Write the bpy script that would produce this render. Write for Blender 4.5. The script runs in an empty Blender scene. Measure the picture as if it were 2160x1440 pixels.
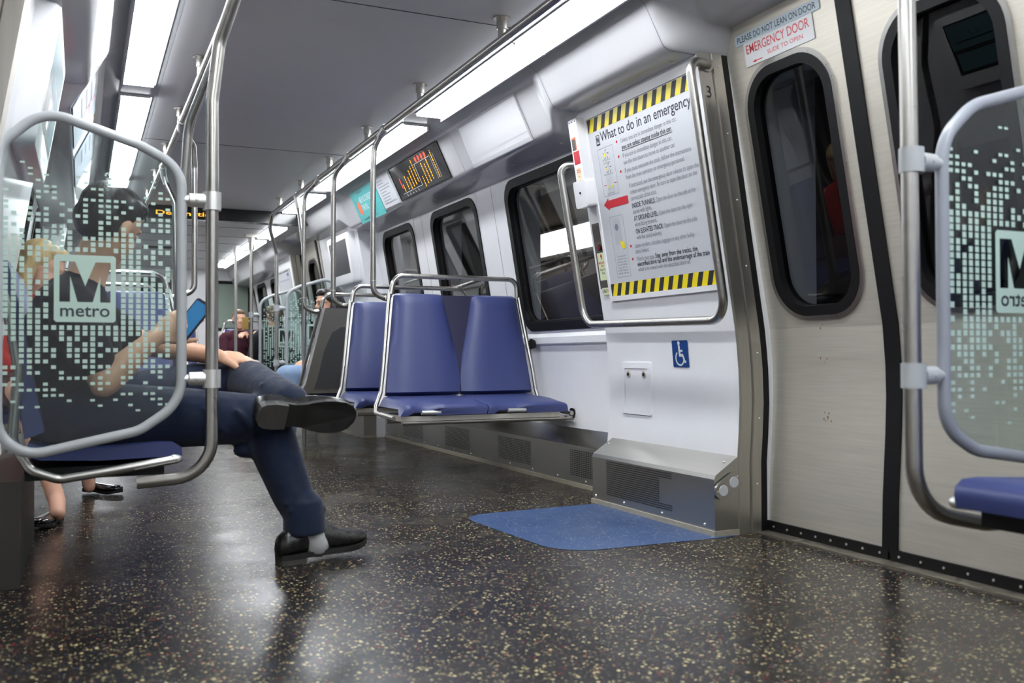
import bpy, bmesh, math, random
from mathutils import Vector, Matrix
random.seed(7)
C = bpy.context.scene.collection
SC = bpy.context.scene
PI = math.pi
# ------------------------------------------------------------------ camera, world, exposure
YAW, PITCH, ROLL, FPX, EYE = math.radians(24.58), math.radians(.931), math.radians(-.2), 1985.4, .65
def cam_axes():
    cy, sy, cp, sp = math.cos(YAW), math.sin(YAW), math.cos(PITCH), math.sin(PITCH)
    f = Vector((sy*cp, cy*cp, sp)); r = Vector((cy, -sy, 0)); u = r.cross(f)
    cr, sr = math.cos(ROLL), math.sin(ROLL)
    return cr*r + sr*u, -sr*r + cr*u, f
CR, CU, CF = cam_axes()
EYEP = Vector((0, 0, EYE))
cd = bpy.data.cameras.new('camera'); cam = bpy.data.objects.new('camera', cd); C.objects.link(cam)
cam.matrix_world = Matrix(((CR.x, CU.x, -CF.x, 0), (CR.y, CU.y, -CF.y, 0), (CR.z, CU.z, -CF.z, EYE), (0, 0, 0, 1)))
cd.sensor_width = 36; cd.lens = FPX/2160*36; cd.clip_start = .02; cd.clip_end = 100
cd.dof.use_dof = True; cd.dof.focus_distance = 4.6; cd.dof.aperture_fstop = 3.5
SC.camera = cam
w = bpy.data.worlds.new('tunnel_dark'); SC.world = w; w.use_nodes = True
w.node_tree.nodes['Background'].inputs[0].default_value = (.010, .011, .014, 1)
w.node_tree.nodes['Background'].inputs[1].default_value = .12
SC.view_settings.view_transform = 'Standard'; SC.view_settings.look = 'None'
SC.view_settings.exposure = 0.0; SC.view_settings.gamma = 1.0; SC.view_settings.use_curve_mapping = False
SC.cycles.use_denoising = True
SC.cycles.max_bounces = 10; SC.cycles.transparent_max_bounces = 24; SC.cycles.diffuse_bounces = 6; SC.cycles.glossy_bounces = 5
SC.cycles.sample_clamp_indirect = 6; SC.cycles.caustics_reflective = False; SC.cycles.caustics_refractive = False
LAMP = 25.0                                                   # strength of the ceiling strips

# ------------------------------------------------------------------ measuring: a photo pixel seen on a known plane
def ray(u, v):
    return CR*((u-1080)/FPX) + CU*((720-v)/FPX) + CF
def at(u, v, x=None, y=None, z=None):
    d = ray(u, v)
    t = x/d.x if x is not None else y/d.y if y is not None else (z-EYE)/d.z
    return EYEP + d*t
def on(u, v, a, b):                                          # on the leaning plane x = a - b z
    d = ray(u, v); t = (a-b*EYE)/(d.x+b*d.z)
    return EYEP + d*t
XC = .950                                                   # centre line of the car
def mx(x, side): return x if side > 0 else 2*XC - x

# ------------------------------------------------------------------ materials
def srgb(r, g, b):
    f = lambda c: (c/255/12.92) if c <= 10 else ((c/255+.055)/1.055)**2.4
    return (f(r), f(g), f(b), 1)
MATS = {}
def mat(name, col, rough=.5, metal=0, spec=.5, coat=0, emit=None, es=1, noise=0, nscale=40, bump=0, stretch=None, sheen=0):
    if name in MATS: return MATS[name]
    m = bpy.data.materials.new(name); m.use_nodes = True; nt = m.node_tree; b = nt.nodes['Principled BSDF']
    b.inputs['Base Color'].default_value = col; b.inputs['Roughness'].default_value = rough
    b.inputs['Metallic'].default_value = metal; b.inputs['Specular IOR Level'].default_value = spec
    b.inputs['Coat Weight'].default_value = coat; b.inputs['Coat Roughness'].default_value = .12
    if sheen: b.inputs['Sheen Weight'].default_value = sheen
    if emit: b.inputs['Emission Color'].default_value = emit; b.inputs['Emission Strength'].default_value = es
    tc = nt.nodes.new('ShaderNodeTexCoord'); mp = nt.nodes.new('ShaderNodeMapping'); nz = nt.nodes.new('ShaderNodeTexNoise')
    nt.links.new(tc.outputs['Object'], mp.inputs[0]); nt.links.new(mp.outputs[0], nz.inputs['Vector'])
    nz.inputs['Scale'].default_value = nscale; nz.inputs['Detail'].default_value = 4
    if stretch: mp.inputs['Scale'].default_value = stretch
    mr = nt.nodes.new('ShaderNodeMapRange'); nt.links.new(nz.outputs[0], mr.inputs[0])
    mr.inputs[1].default_value = .3; mr.inputs[2].default_value = .7
    k = noise or .04
    mr.inputs[3].default_value = max(0.02, rough*(1-k*1.5)); mr.inputs[4].default_value = min(1, rough*(1+k*1.5))
    nt.links.new(mr.outputs[0], b.inputs['Roughness'])
    if noise:
        mi = nt.nodes.new('ShaderNodeMixRGB'); mi.blend_type = 'MULTIPLY'; mi.inputs[1].default_value = col
        mr2 = nt.nodes.new('ShaderNodeMapRange'); nt.links.new(nz.outputs[0], mr2.inputs[0])
        mr2.inputs[1].default_value = .25; mr2.inputs[2].default_value = .75; mr2.inputs[3].default_value = 1-noise; mr2.inputs[4].default_value = 1+noise*.5
        mi.inputs[0].default_value = 1; nt.links.new(mr2.outputs[0], mi.inputs[2]); nt.links.new(mi.outputs[0], b.inputs['Base Color'])
    if bump:
        bp = nt.nodes.new('ShaderNodeBump'); bp.inputs['Strength'].default_value = bump; bp.inputs['Distance'].default_value = .01
        nt.links.new(nz.outputs[0], bp.inputs['Height']); nt.links.new(bp.outputs[0], b.inputs['Normal'])
    MATS[name] = m; return m
def glass(name, tint=(1, 1, 1, 1), f0=.04, boost=1.6, rough=0.0):
    """clear sheet: see-through, with a mirror image that grows towards grazing angles on either face"""
    if name in MATS: return MATS[name]
    m = bpy.data.materials.new(name); m.use_nodes = True; nt = m.node_tree; nt.nodes.remove(nt.nodes['Principled BSDF'])
    out = nt.nodes['Material Output']; mix = nt.nodes.new('ShaderNodeMixShader'); tr = nt.nodes.new('ShaderNodeBsdfTransparent')
    gl = nt.nodes.new('ShaderNodeBsdfGlossy'); ge = nt.nodes.new('ShaderNodeNewGeometry'); dt = nt.nodes.new('ShaderNodeVectorMath'); dt.operation = 'DOT_PRODUCT'
    tr.inputs[0].default_value = tint; gl.inputs['Roughness'].default_value = rough
    nt.links.new(ge.outputs['Incoming'], dt.inputs[0]); nt.links.new(ge.outputs['Normal'], dt.inputs[1])
    def math_(op, a, b=None):
        n = nt.nodes.new('ShaderNodeMath'); n.operation = op
        for k, q in enumerate((a, b)):
            if q is None: continue
            if isinstance(q, (int, float)): n.inputs[k].default_value = q
            else: nt.links.new(q, n.inputs[k])
        return n.outputs[0]
    c = math_('ABSOLUTE', dt.outputs['Value']); p5 = math_('POWER', math_('SUBTRACT', 1.0, c), 5.0)
    fr = math_('MINIMUM', math_('MULTIPLY', math_('ADD', math_('MULTIPLY', p5, 1-f0), f0), boost), 1.0)
    nt.links.new(fr, mix.inputs[0]); nt.links.new(tr.outputs[0], mix.inputs[1]); nt.links.new(gl.outputs[0], mix.inputs[2]); nt.links.new(mix.outputs[0], out.inputs[0])
    MATS[name] = m; return m
def emitter(name, col, s):
    if name in MATS: return MATS[name]
    m = bpy.data.materials.new(name); m.use_nodes = True; nt = m.node_tree; nt.nodes.remove(nt.nodes['Principled BSDF'])
    e = nt.nodes.new('ShaderNodeEmission'); e.inputs[0].default_value = col; e.inputs[1].default_value = s
    nt.links.new(e.outputs[0], nt.nodes['Material Output'].inputs[0]); MATS[name] = m; return m
def speckled(name, base, specks, rough, scale):
    m = bpy.data.materials.new(name); m.use_nodes = True; nt = m.node_tree; b = nt.nodes['Principled BSDF']
    tc = nt.nodes.new('ShaderNodeTexCoord'); cur = None
    n0 = nt.nodes.new('ShaderNodeTexNoise'); n0.inputs['Scale'].default_value = 1.7; n0.inputs['Detail'].default_value = 6
    nt.links.new(tc.outputs['Object'], n0.inputs['Vector'])
    cr = nt.nodes.new('ShaderNodeValToRGB'); cr.color_ramp.elements[0].position = .3; cr.color_ramp.elements[1].position = .75
    cr.color_ramp.elements[0].color = base; cr.color_ramp.elements[1].color = tuple(c*1.45 for c in base[:3])+(1,)
    nt.links.new(n0.outputs[0], cr.inputs[0]); cur = cr.outputs[0]
    for i, (col, sc, size, share) in enumerate(specks):
        vo = nt.nodes.new('ShaderNodeTexVoronoi'); vo.inputs['Scale'].default_value = sc
        mp = nt.nodes.new('ShaderNodeMapping'); mp.inputs['Location'].default_value = (i*3.7, i*1.3, .11*i)
        wn = nt.nodes.new('ShaderNodeTexNoise'); wn.inputs['Scale'].default_value = sc*1.8
        nt.links.new(tc.outputs['Object'], wn.inputs['Vector'])
        ad = nt.nodes.new('ShaderNodeMixRGB'); ad.blend_type = 'ADD'; ad.inputs[0].default_value = .012
        nt.links.new(tc.outputs['Object'], ad.inputs[1]); nt.links.new(wn.outputs['Color'], ad.inputs[2])
        nt.links.new(ad.outputs[0], mp.inputs[0]); nt.links.new(mp.outputs[0], vo.inputs['Vector'])
        lt = nt.nodes.new('ShaderNodeMath'); lt.operation = 'LESS_THAN'; nt.links.new(vo.outputs['Distance'], lt.inputs[0]); 
        sp = nt.nodes.new('ShaderNodeSeparateColor'); nt.links.new(vo.outputs['Color'], sp.inputs[0])
        # size varies from cell to cell
        ms = nt.nodes.new('ShaderNodeMath'); ms.operation = 'MULTIPLY'; nt.links.new(sp.outputs[1], ms.inputs[0]); ms.inputs[1].default_value = size
        nt.links.new(ms.outputs[0], lt.inputs[1])
        l2 = nt.nodes.new('ShaderNodeMath'); l2.operation = 'LESS_THAN'; nt.links.new(sp.outputs[0], l2.inputs[0]); l2.inputs[1].default_value = share
        mu = nt.nodes.new('ShaderNodeMath'); mu.operation = 'MULTIPLY'; nt.links.new(lt.outputs[0], mu.inputs[0]); nt.links.new(l2.outputs[0], mu.inputs[1])
        mi = nt.nodes.new('ShaderNodeMixRGB'); nt.links.new(mu.outputs[0], mi.inputs[0]); nt.links.new(cur, mi.inputs[1]); mi.inputs[2].default_value = col
        cur = mi.outputs[0]
    nt.links.new(cur, b.inputs['Base Color'])
    n1 = nt.nodes.new('ShaderNodeTexNoise'); n1.inputs['Scale'].default_value = 3; n1.inputs['Detail'].default_value = 8
    nt.links.new(tc.outputs['Object'], n1.inputs['Vector'])
    mr = nt.nodes.new('ShaderNodeMapRange'); nt.links.new(n1.outputs[0], mr.inputs[0]); mr.inputs[1].default_value = .3; mr.inputs[2].default_value = .7
    mr.inputs[3].default_value = rough*.75; mr.inputs[4].default_value = rough*1.3; nt.links.new(mr.outputs[0], b.inputs['Roughness'])
    b.inputs['Specular IOR Level'].default_value = .24
    MATS[name] = m; return m
M_WHITE = mat('white_panel', (.90, .90, .915, 1), .33, coat=.25, noise=.02, nscale=9)
M_COVE = mat('white_cove', (.54, .54, .553, 1), .22, coat=.4)
M_CEIL = mat('grey_ceiling', (.74, .74, .75, 1), .38, spec=.4, noise=.03, nscale=6)
M_TRIM = mat('lamp_trim_grey', (.42, .43, .44, 1), .35)
M_STEEL = mat('brushed_steel', (.70, .66, .575, 1), .46, metal=.65, noise=.10, nscale=14, stretch=(1, .35, 14))
M_HEAT = mat('heater_steel', (.44, .43, .40, 1), .30, metal=.96, noise=.04, nscale=9, stretch=(9, .35, 9))
M_STEELV = mat('brushed_steel_upright', (.46, .44, .40, 1), .34, metal=.92, noise=.08, nscale=14, stretch=(12, 12, .3))
M_TUBE = mat('satin_steel_tube', (.42, .41, .385, 1), .30, metal=1, noise=.06, nscale=30)
M_RAIL = mat('satin_steel_rail', (.50, .48, .44, 1), .24, metal=1, noise=.06, nscale=30)
M_CAST = mat('cast_aluminium', (.72, .72, .70, 1), .38, metal=.85)
M_FRAME = mat('grey_painted_tube', (.42, .44, .45, 1), .38, coat=.15)
M_FRAMED = mat('slate_painted_tube', (.30, .32, .36, 1), .38, coat=.15)
M_BLUE = mat('blue_vinyl', srgb(58, 67, 116), .42, spec=.45, noise=.05, nscale=60, bump=.04)
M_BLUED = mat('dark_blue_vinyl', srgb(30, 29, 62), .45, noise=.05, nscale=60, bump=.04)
M_BLACK = mat('black_rubber', (.006, .006, .0065, 1), .5, spec=.25)
M_DARK = mat('dark_recess', (.012, .012, .013, 1), .6, spec=.25)
M_PAPER = mat('white_poster', (.60, .615, .65, 1), .25, coat=.5)
M_INK = mat('navy_black_ink', (.02, .022, .04, 1), .4)
M_GREY = mat('grey_ink', (.20, .21, .25, 1), .5)
M_YELLOW = mat('hazard_yellow', srgb(246, 224, 20), .35, coat=.3)
M_RED = mat('sign_red', srgb(196, 36, 52), .4)
M_REDL = mat('lettering_red', srgb(214, 70, 80), .4)
M_SIGN = mat('sign_white', (.72, .73, .74, 1), .4)
M_SIGNB = mat('access_blue', srgb(10, 62, 128), .35)
M_LUM = mat('pale_green_sticker', srgb(226, 236, 190), .5)
M_PEACH = mat('peach_sticker', srgb(246, 226, 190), .5)
M_TEAL = mat('teal_paper', srgb(72, 176, 176), .35, coat=.3)
M_ORANGE = mat('orange_paper', srgb(226, 112, 80), .4)
M_GLASS = glass('window_glass', (.55, .57, .58, 1), .045, 1.8)
M_DGLASS = glass('door_glass', (.45, .47, .5, 1), .045, .9)
M_CLEAR = glass('clear_partition', (.74, .82, .81, 1), .04, 1.3)
M_CLEARF = glass('smoky_partition', (.66, .76, .75, 1), .04, 1.5)
M_DOT = mat('frosted_green_print', srgb(184, 208, 196), .55)
M_DOTINK = mat('print_cutout_dark', (.035, .045, .05, 1), .35)
M_LAMP = emitter('lamp_diffuser', (.93, .965, 1, 1), LAMP)
M_FLOOR = speckled('speckled_floor', (.0085, .0078, .0085, 1), [((.10, .08, .07, 1), 190, .42, .4), ((.32, .025, .025, 1), 120, .42, .12), ((.03, .05, .13, 1), 120, .42, .16), ((.40, .32, .16, 1), 150, .46, .32), ((.60, .51, .26, 1), 98, .44, .36)], .25, 80)
M_INLAY = speckled('speckled_blue_floor', (.030, .062, .150, 1), [((.10, .15, .30, 1), 150, .40, .5), ((.34, .40, .46, 1), 110, .40, .45)], .33, 80)
M_LED = emitter('amber_led', (1, .42, .03, 1), 2.2)
M_LEDR = emitter('red_led', (1, .10, .06, 1), 2.2)
M_SCREEN = mat('display_black', (.012, .012, .014, 1), .10, spec=.6)
M_LINE = mat('display_white_line', (.5, .5, .5, 1), .4, emit=(1, 1, 1, 1), es=.25)
M_SKIN = mat('skin', srgb(222, 172, 140), .46, noise=.05, nscale=30)
M_SKINB = mat('skin_rosy', srgb(224, 172, 144), .46, noise=.05, nscale=30)
M_HAIRD = mat('dark_brown_hair', (.016, .012, .010, 1), .42, noise=.3, nscale=60, bump=.35, stretch=(1, 1, .25))
M_HAIRM = mat('mid_brown_hair', (.17, .115, .065, 1), .5, noise=.3, nscale=60, bump=.35, stretch=(1, 1, .25))
M_HAIRB = mat('blond_hair', (.55, .38, .17, 1), .45, noise=.3, nscale=50, bump=.4, stretch=(1, 1, .2))
M_JEAN = mat('dark_denim', srgb(24, 34, 56), .85, spec=.2, noise=.22, nscale=34, bump=.12, sheen=.15)
M_JEANL = mat('light_denim', srgb(140, 164, 196), .85, noise=.1, nscale=40, bump=.1)
M_SHIRT = mat('black_cotton', (.009, .009, .012, 1), .85, spec=.2, noise=.15, nscale=30, bump=.1)
M_MAROON = mat('maroon_knit', srgb(70, 22, 40), .9, noise=.15, nscale=60, bump=.1)
M_COAT = mat('red_wool', srgb(176, 38, 34), .9, noise=.12, nscale=60, bump=.1)
M_SHOE = mat('black_leather', (.014, .0135, .013, 1), .28, noise=.15, nscale=40, bump=.08)
M_SOLE = mat('worn_black_sole', (.013, .0125, .012, 1), .5, noise=.25, nscale=20)
M_SOCK = mat('white_sock', (.45, .45, .45, 1), .9)
M_PATENT = mat('black_patent', (.010, .010, .010, 1), .10, coat=.8)
M_EYE = mat('eye_white', (.7, .7, .7, 1), .2)

# ------------------------------------------------------------------ mesh helpers
def new(name, parent=None):
    o = bpy.data.objects.new(name, None); C.objects.link(o); o.empty_display_size = .05
    if parent: o.parent = parent
    return o
def link(name, bm, m, parent=None, smooth=False):
    bmesh.ops.recalc_face_normals(bm, faces=bm.faces[:]) if smooth != 'keep' else None
    me = bpy.data.meshes.new(name); bm.to_mesh(me); bm.free()
    ms = m if isinstance(m, (list, tuple)) else [m]
    for q in ms: me.materials.append(q)
    o = bpy.data.objects.new(name, me); C.objects.link(o)
    if smooth: shade(o)
    if parent: o.parent = parent; o.matrix_parent_inverse = Matrix.Translation(-world_loc(parent))
    return o
def world_loc(p):
    v = Vector(p.location) if p.type == 'EMPTY' else Vector((0, 0, 0))
    return v
def shade(o, ang=40):
    me = o.data
    for p in me.polygons: p.use_smooth = True
    try: me.set_sharp_from_angle(angle=math.radians(ang))
    except Exception: pass
def tag(o, label, cat, group=None):
    o['label'] = label; o['category'] = cat
    if group: o['group'] = group
    return o
def thing(name, label, cat, loc=(0, 0, 0), group=None):
    o = new(name); o.location = loc
    return tag(o, label, cat, group)
def struct(o): o['kind'] = 'structure'; return o
def B(): return bmesh.new()
def box(bm, lo, hi, bev=0):
    c = [(lo[i]+hi[i])/2 for i in range(3)]; s = [abs(hi[i]-lo[i]) for i in range(3)]
    r = bmesh.ops.create_cube(bm, size=1, matrix=Matrix.Translation(c) @ Matrix.Diagonal((*s, 1)))
    if bev:
        es = list({e for v in r['verts'] for e in v.link_edges})
        bmesh.ops.bevel(bm, geom=es, offset=bev, segments=3, affect='EDGES', profile=.5)
def obox(bm, o, ax, ay, az, bev=0):                           # box spanned by three half-vectors
    m = Matrix((( ax.x*2, ay.x*2, az.x*2, o.x), (ax.y*2, ay.y*2, az.y*2, o.y), (ax.z*2, ay.z*2, az.z*2, o.z), (0, 0, 0, 1)))
    r = bmesh.ops.create_cube(bm, size=1, matrix=m)
    if bev:
        es = list({e for v in r['verts'] for e in v.link_edges})
        bmesh.ops.bevel(bm, geom=es, offset=bev, segments=2, affect='EDGES', profile=.5)
def poly(bm, pts):
    return bm.faces.new([bm.verts.new(p) for p in pts])
def prism(bm, pts, d):                                       # a closed outline pushed along d
    d = Vector(d); a = [bm.verts.new(Vector(p)) for p in pts]; b = [bm.verts.new(Vector(p)+d) for p in pts]; n = len(a)
    bm.faces.new(a); bm.faces.new(b[::-1])
    for i in range(n): bm.faces.new((a[i], b[i], b[(i+1) % n], a[(i+1) % n]))
def loft(bm, rings, cap=True, closed=True):
    R = [[bm.verts.new(Vector(p)) for p in r] for r in rings]; n = len(R[0])
    for i in range(len(R)-1):
        for k in range(n if closed else n-1):
            bm.faces.new((R[i][k], R[i][(k+1) % n], R[i+1][(k+1) % n], R[i+1][k]))
    if cap: bm.faces.new(R[0][::-1]); bm.faces.new(R[-1])
    return R
def fillet(pts, r, n=7, closed=False):
    P = [Vector(p) for p in pts]; out = []
    N = len(P)
    for i in range(N):
        if not closed and i in (0, N-1): out.append(P[i]); continue
        a, b, c = P[i-1], P[i], P[(i+1) % N]
        rr = r[i] if isinstance(r, (list, tuple)) else r
        u, v = (a-b), (c-b); lu, lv = u.length, v.length; u.normalize(); v.normalize()
        ang = u.angle(v, PI)
        if ang > PI-.02 or rr <= 0: out.append(b); continue
        t = min(rr/math.tan(ang/2), lu*.49, lv*.49)
        p0, p2 = b+u*t, b+v*t
        rad = t*math.tan(ang/2); bis = (u+v).normalized(); cen = b+bis*(rad/math.sin(ang/2))
        s0, s2 = (p0-cen), (p2-cen); th = s0.angle(s2)
        for k in range(n+1):
            f = k/n
            q = (s0*math.sin((1-f)*th)+s2*math.sin(f*th))/math.sin(th) if th > 1e-4 else s0
            out.append(cen+q)
    return out
def tube(bm, path, r, n=14, closed=False, cap=True, fil=0, fn=7):
    P = fillet(path, fil, fn, closed) if fil else [Vector(p) for p in path]
    Q = [P[0]]
    for p in P[1:]:
        if (p-Q[-1]).length > 1e-5: Q.append(p)
    if closed and (Q[0]-Q[-1]).length < 1e-5: Q.pop()
    P = Q; N = len(P); rings = []
    def tan(i):
        if closed: return (P[(i+1) % N]-P[i-1]).normalized()
        return (P[min(i+1, N-1)]-P[max(i-1, 0)]).normalized()
    t = tan(0); up = Vector((0, 0, 1)) if abs(t.z) < .9 else Vector((1, 0, 0)); nrm = (up-t*up.dot(t)).normalized()
    for i in range(N):
        t = tan(i); nrm = (nrm-t*nrm.dot(t)).normalized(); bi = t.cross(nrm)
        rr = r[i] if isinstance(r, (list, tuple)) else r
        rings.append([P[i]+(nrm*math.cos(2*PI*k/n)+bi*math.sin(2*PI*k/n))*rr for k in range(n)])
    R = loft(bm, rings, cap=cap and not closed)
    if closed:
        a, b = R[-1], R[0]; off = min(range(n), key=lambda k: (a[0].co-b[k].co).length)
        for k in range(n): bm.faces.new((a[k], a[(k+1) % n], b[(k+1+off) % n], b[(k+off) % n]))
def cyl(bm, a, b, r, r2=None, n=20):
    tube(bm, [a, b], [r, r2 if r2 else r], n)
def ball(bm, c, r, axes=None, seg=16):
    rx, ry, rz = r if isinstance(r, (list, tuple)) else (r, r, r)
    m = Matrix.Translation(Vector(c))
    if axes: m = m @ Matrix((( axes[0].x, axes[1].x, axes[2].x, 0), (axes[0].y, axes[1].y, axes[2].y, 0), (axes[0].z, axes[1].z, axes[2].z, 0), (0, 0, 0, 1)))
    bmesh.ops.create_uvsphere(bm, u_segments=seg, v_segments=max(6, seg*3//4), radius=1, matrix=m @ Matrix.Diagonal((rx, ry, rz, 1)))
def rrect(w, h, r, n=8, cx=0, cy=0):
    out = []
    for (sx, sy, a0) in ((1, 1, 0), (-1, 1, 90), (-1, -1, 180), (1, -1, 270)):
        for k in range(n+1):
            a = math.radians(a0+90*k/n); out.append((cx+sx*(w/2-r)+r*math.cos(a), cy+sy*(h/2-r)+r*math.sin(a)))
    return out
class Fr:                                                    # a flat frame on a surface: s to the right, t upwards, n off the surface
    def __init__(s, o, ux, uy, off=0):
        s.o = Vector(o); s.x = Vector(ux).normalized(); s.y = Vector(uy).normalized(); s.n = s.x.cross(s.y).normalized(); s.o = s.o+s.n*off
    def p(s, a, b, c=0): return s.o+s.x*a+s.y*b+s.n*c
    def up(s, d): return Fr(s.o+s.n*d, s.x, s.y)
def fpoly(bm, f, pts, z=0): return poly(bm, [f.p(a, b, z) for a, b in pts])
def frect(bm, f, a0, b0, a1, b1, z=0): return fpoly(bm, f, [(a0, b0), (a1, b0), (a1, b1), (a0, b1)], z)
def fslab(bm, f, pts, z0, z1): prism(bm, [f.p(a, b, z0) for a, b in pts], f.n*(z1-z0))
def fring(bm, f, outer, inner, z0, z1):
    n = len(outer)
    V = [[bm.verts.new(f.p(*q, z)) for q in L] for L, z in ((outer, z0), (outer, z1), (inner, z1), (inner, z0))]
    for i in range(n):
        j = (i+1) % n
        for k in range(4):
            a, b = V[k], V[(k+1) % 4]; bm.faces.new((a[i], a[j], b[j], b[i]))
def fplate_hole(bm, f, a0, b0, a1, b1, w, h, r, cx, cy, z0, z1, n=8):     # rectangle plate with a rounded hole
    inner = rrect(w, h, r, n, cx, cy); outer = []
    for i, (x, y) in enumerate(inner):
        q = i//(n+1); outer.append(((a1, b1), (a0, b1), (a0, b0), (a1, b0))[q])
    for z, flip in ((z1, 0), (z0, 1)):
        I = [bm.verts.new(f.p(*p, z)) for p in inner]; O4 = [bm.verts.new(f.p(*p, z)) for p in ((a1, b1), (a0, b1), (a0, b0), (a1, b0))]
        N = len(I)
        for i in range(N):
            j = (i+1) % N; qa, qb = i//(n+1), j//(n+1)
            vs = [I[i], O4[qa], I[j]] if qa == qb else [I[i], O4[qa], O4[qb], I[j]]
            bm.faces.new(vs)
    N = len(inner)
    for i in range(N):
        j = (i+1) % N; poly(bm, [f.p(*inner[i], z0), f.p(*inner[j], z0), f.p(*inner[j], z1), f.p(*inner[i], z1)])
    E4 = [(a1, b1), (a0, b1), (a0, b0), (a1, b0)]
    for i in range(4):
        j = (i+1) % 4; poly(bm, [f.p(*E4[i], z0), f.p(*E4[j], z0), f.p(*E4[j], z1), f.p(*E4[i], z1)])
TXT = {}
def text_geo(s, bold=0):
    k = (s, bold)
    if k not in TXT:
        cu = bpy.data.curves.new('t', 'FONT'); cu.body = s; cu.size = 1; cu.offset = bold; cu.resolution_u = 3
        o = bpy.data.objects.new('t', cu); me = bpy.data.meshes.new_from_object(o)
        vs = [v.co.copy() for v in me.vertices]; fs = [tuple(p.vertices) for p in me.polygons]
        TXT[k] = (vs, fs); bpy.data.objects.remove(o); bpy.data.curves.remove(cu); bpy.data.meshes.remove(me)
    return TXT[k]
def text(bm, f, s, a, b, h, width=None, bold=0, z=0, align='L', squeeze=.8):
    vs, fs = text_geo(s, bold)
    if not vs: return
    x0 = min(v.x for v in vs); x1 = max(v.x for v in vs)
    k = h/.70; kx = (width/(x1-x0)) if width else k*squeeze
    sh = 0 if align == 'L' else -(x1-x0)*kx/2 if align == 'C' else -(x1-x0)*kx
    V = [bm.verts.new(f.p(a+sh+(v.x-x0)*kx, b+v.y*k, z)) for v in vs]
    for q in fs:
        try: bm.faces.new([V[i] for i in q])
        except ValueError: pass

# ------------------------------------------------------------------ cross-sections of the car (right side; the left is its mirror)
def lerp_tab(T, z):
    if z <= T[0][0]: return T[0][1]
    for (a, xa), (b, xb) in zip(T, T[1:]):
        if z <= b: return xa+(xb-xa)*(z-a)/(b-a)
    return T[-1][1]
PX = [(0, 2.18), (.26, 2.18), (.36, 2.188), (.48, 2.194), (.60, 2.19), (.68, 2.183), (.75, 2.175), (1.80, 2.002)]
WX = [(0, 2.30), (.26, 2.30), (.36, 2.318), (.50, 2.335), (.64, 2.33), (.78, 2.31), (1.70, 2.155)]
DX = [(0, 2.322), (.20, 2.328), (.40, 2.342), (.52, 2.347), (.62, 2.345), (.75, 2.334), (1.90, 2.119)]
PA, PB = 2.299, .165
DA, DB = 2.474, .187
WA, WB = 2.441, .168
CZ, CZ2 = 1.932, 1.87

# floor, ceiling
bm = B(); box(bm, (-.8, -2.3, -.05), (2.6, 14.0, 0)); floor = struct(link('floor', bm, M_FLOOR))
pts = [at(1528, 1133, z=0), at(1400, 1150, z=0), at(1180, 1170, z=0), at(968, 1088, z=0), at(1243, 1056, z=0)]
ip = [Vector((2.16, 2.76, .0012)), Vector((1.45, 2.77, .0012)), Vector((1.40, 3.60, .0012)), Vector((2.16, 3.64, .0012))]
bm = B(); poly(bm, fillet(ip, [0, .16, .14, 0], 10, True)); o = link('floor_inlay', bm, M_INLAY, floor); o['label'] = 'blue speckled wheelchair bay inlay'
bm = B(); box(bm, (-.8, -2.3, CZ), (2.6, 8.45, CZ+.05)); ceil = struct(link('ceiling', bm, M_CEIL))
for y in (.772, 3.318, 5.864):
    bm = B(); box(bm, (.33, y-.0022, CZ-.0012), (1.57, y+.0022, CZ+.001)); o = link('panel_seam', bm, M_DARK, ceil); o['label'] = 'thin dark joint between ceiling panels'
bm = B(); box(bm, (-.8, 8.45, CZ2), (2.6, 14.0, CZ2+.12)); ceil2 = struct(link('ceiling_far', bm, mat('pale_ceiling', (.78, .78, .78, 1), .4)))
for y in (9.1, 9.8, 10.4, 11.2, 12.1):
    bm = B(); box(bm, (.33, y-.006, CZ2-.002), (1.57, y+.006, CZ2+.001)); link('panel_seam', bm, M_DARK, ceil2)
bm = B()
for k in range(5): box(bm, (.60, 10.9+k*.045, CZ2-.004), (.9, 10.92+k*.045, CZ2+.001))
link('air_grille', bm, M_DARK, ceil2)
bm = B(); box(bm, (-.8, -2.35, -.05), (2.6, -2.25, 2.05)); struct(link('wall_near', bm, M_WHITE))

# cove: one long shape along each side whose section changes over panels, windows and doors
CP = [(1.745, 1.930), (1.772, 1.908), (1.800, 1.890), (1.818, 1.857), (1.840, 1.816), (1.858, 1.783), (1.869, 1.763), (1.877, 1.752), (1.889, 1.744), (1.905, 1.740), (1.935, 1.738), (1.985, 1.738), (2.03, 1.738), (2.6, 1.738), (2.6, 2.0), (1.745, 2.0)]
CW = [(1.745, 1.930), (1.775, 1.909), (1.812, 1.896), (1.845, 1.884), (1.872, 1.827), (1.904, 1.760), (1.936, 1.692), (1.941, 1.682), (1.949, 1.674), (1.962, 1.669), (1.990, 1.667), (2.07, 1.664), (2.16, 1.648), (2.6, 1.648), (2.6, 2.0), (1.745, 2.0)]
CD = [(1.745, 1.930), (1.772, 1.908), (1.800, 1.890), (1.850, 1.880), (1.900, 1.870), (1.950, 1.859), (1.985, 1.850), (2.000, 1.845), (2.016, 1.840), (2.030, 1.836), (2.05, 1.834), (2.08, 1.834), (2.12, 1.834), (2.6, 1.834), (2.6, 2.0), (1.745, 2.0)]
def mixp(a, b, f): f = f*f*(3-2*f); return [(p[0]+(q[0]-p[0])*f, p[1]+(q[1]-p[1])*f) for p, q in zip(a, b)]
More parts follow.
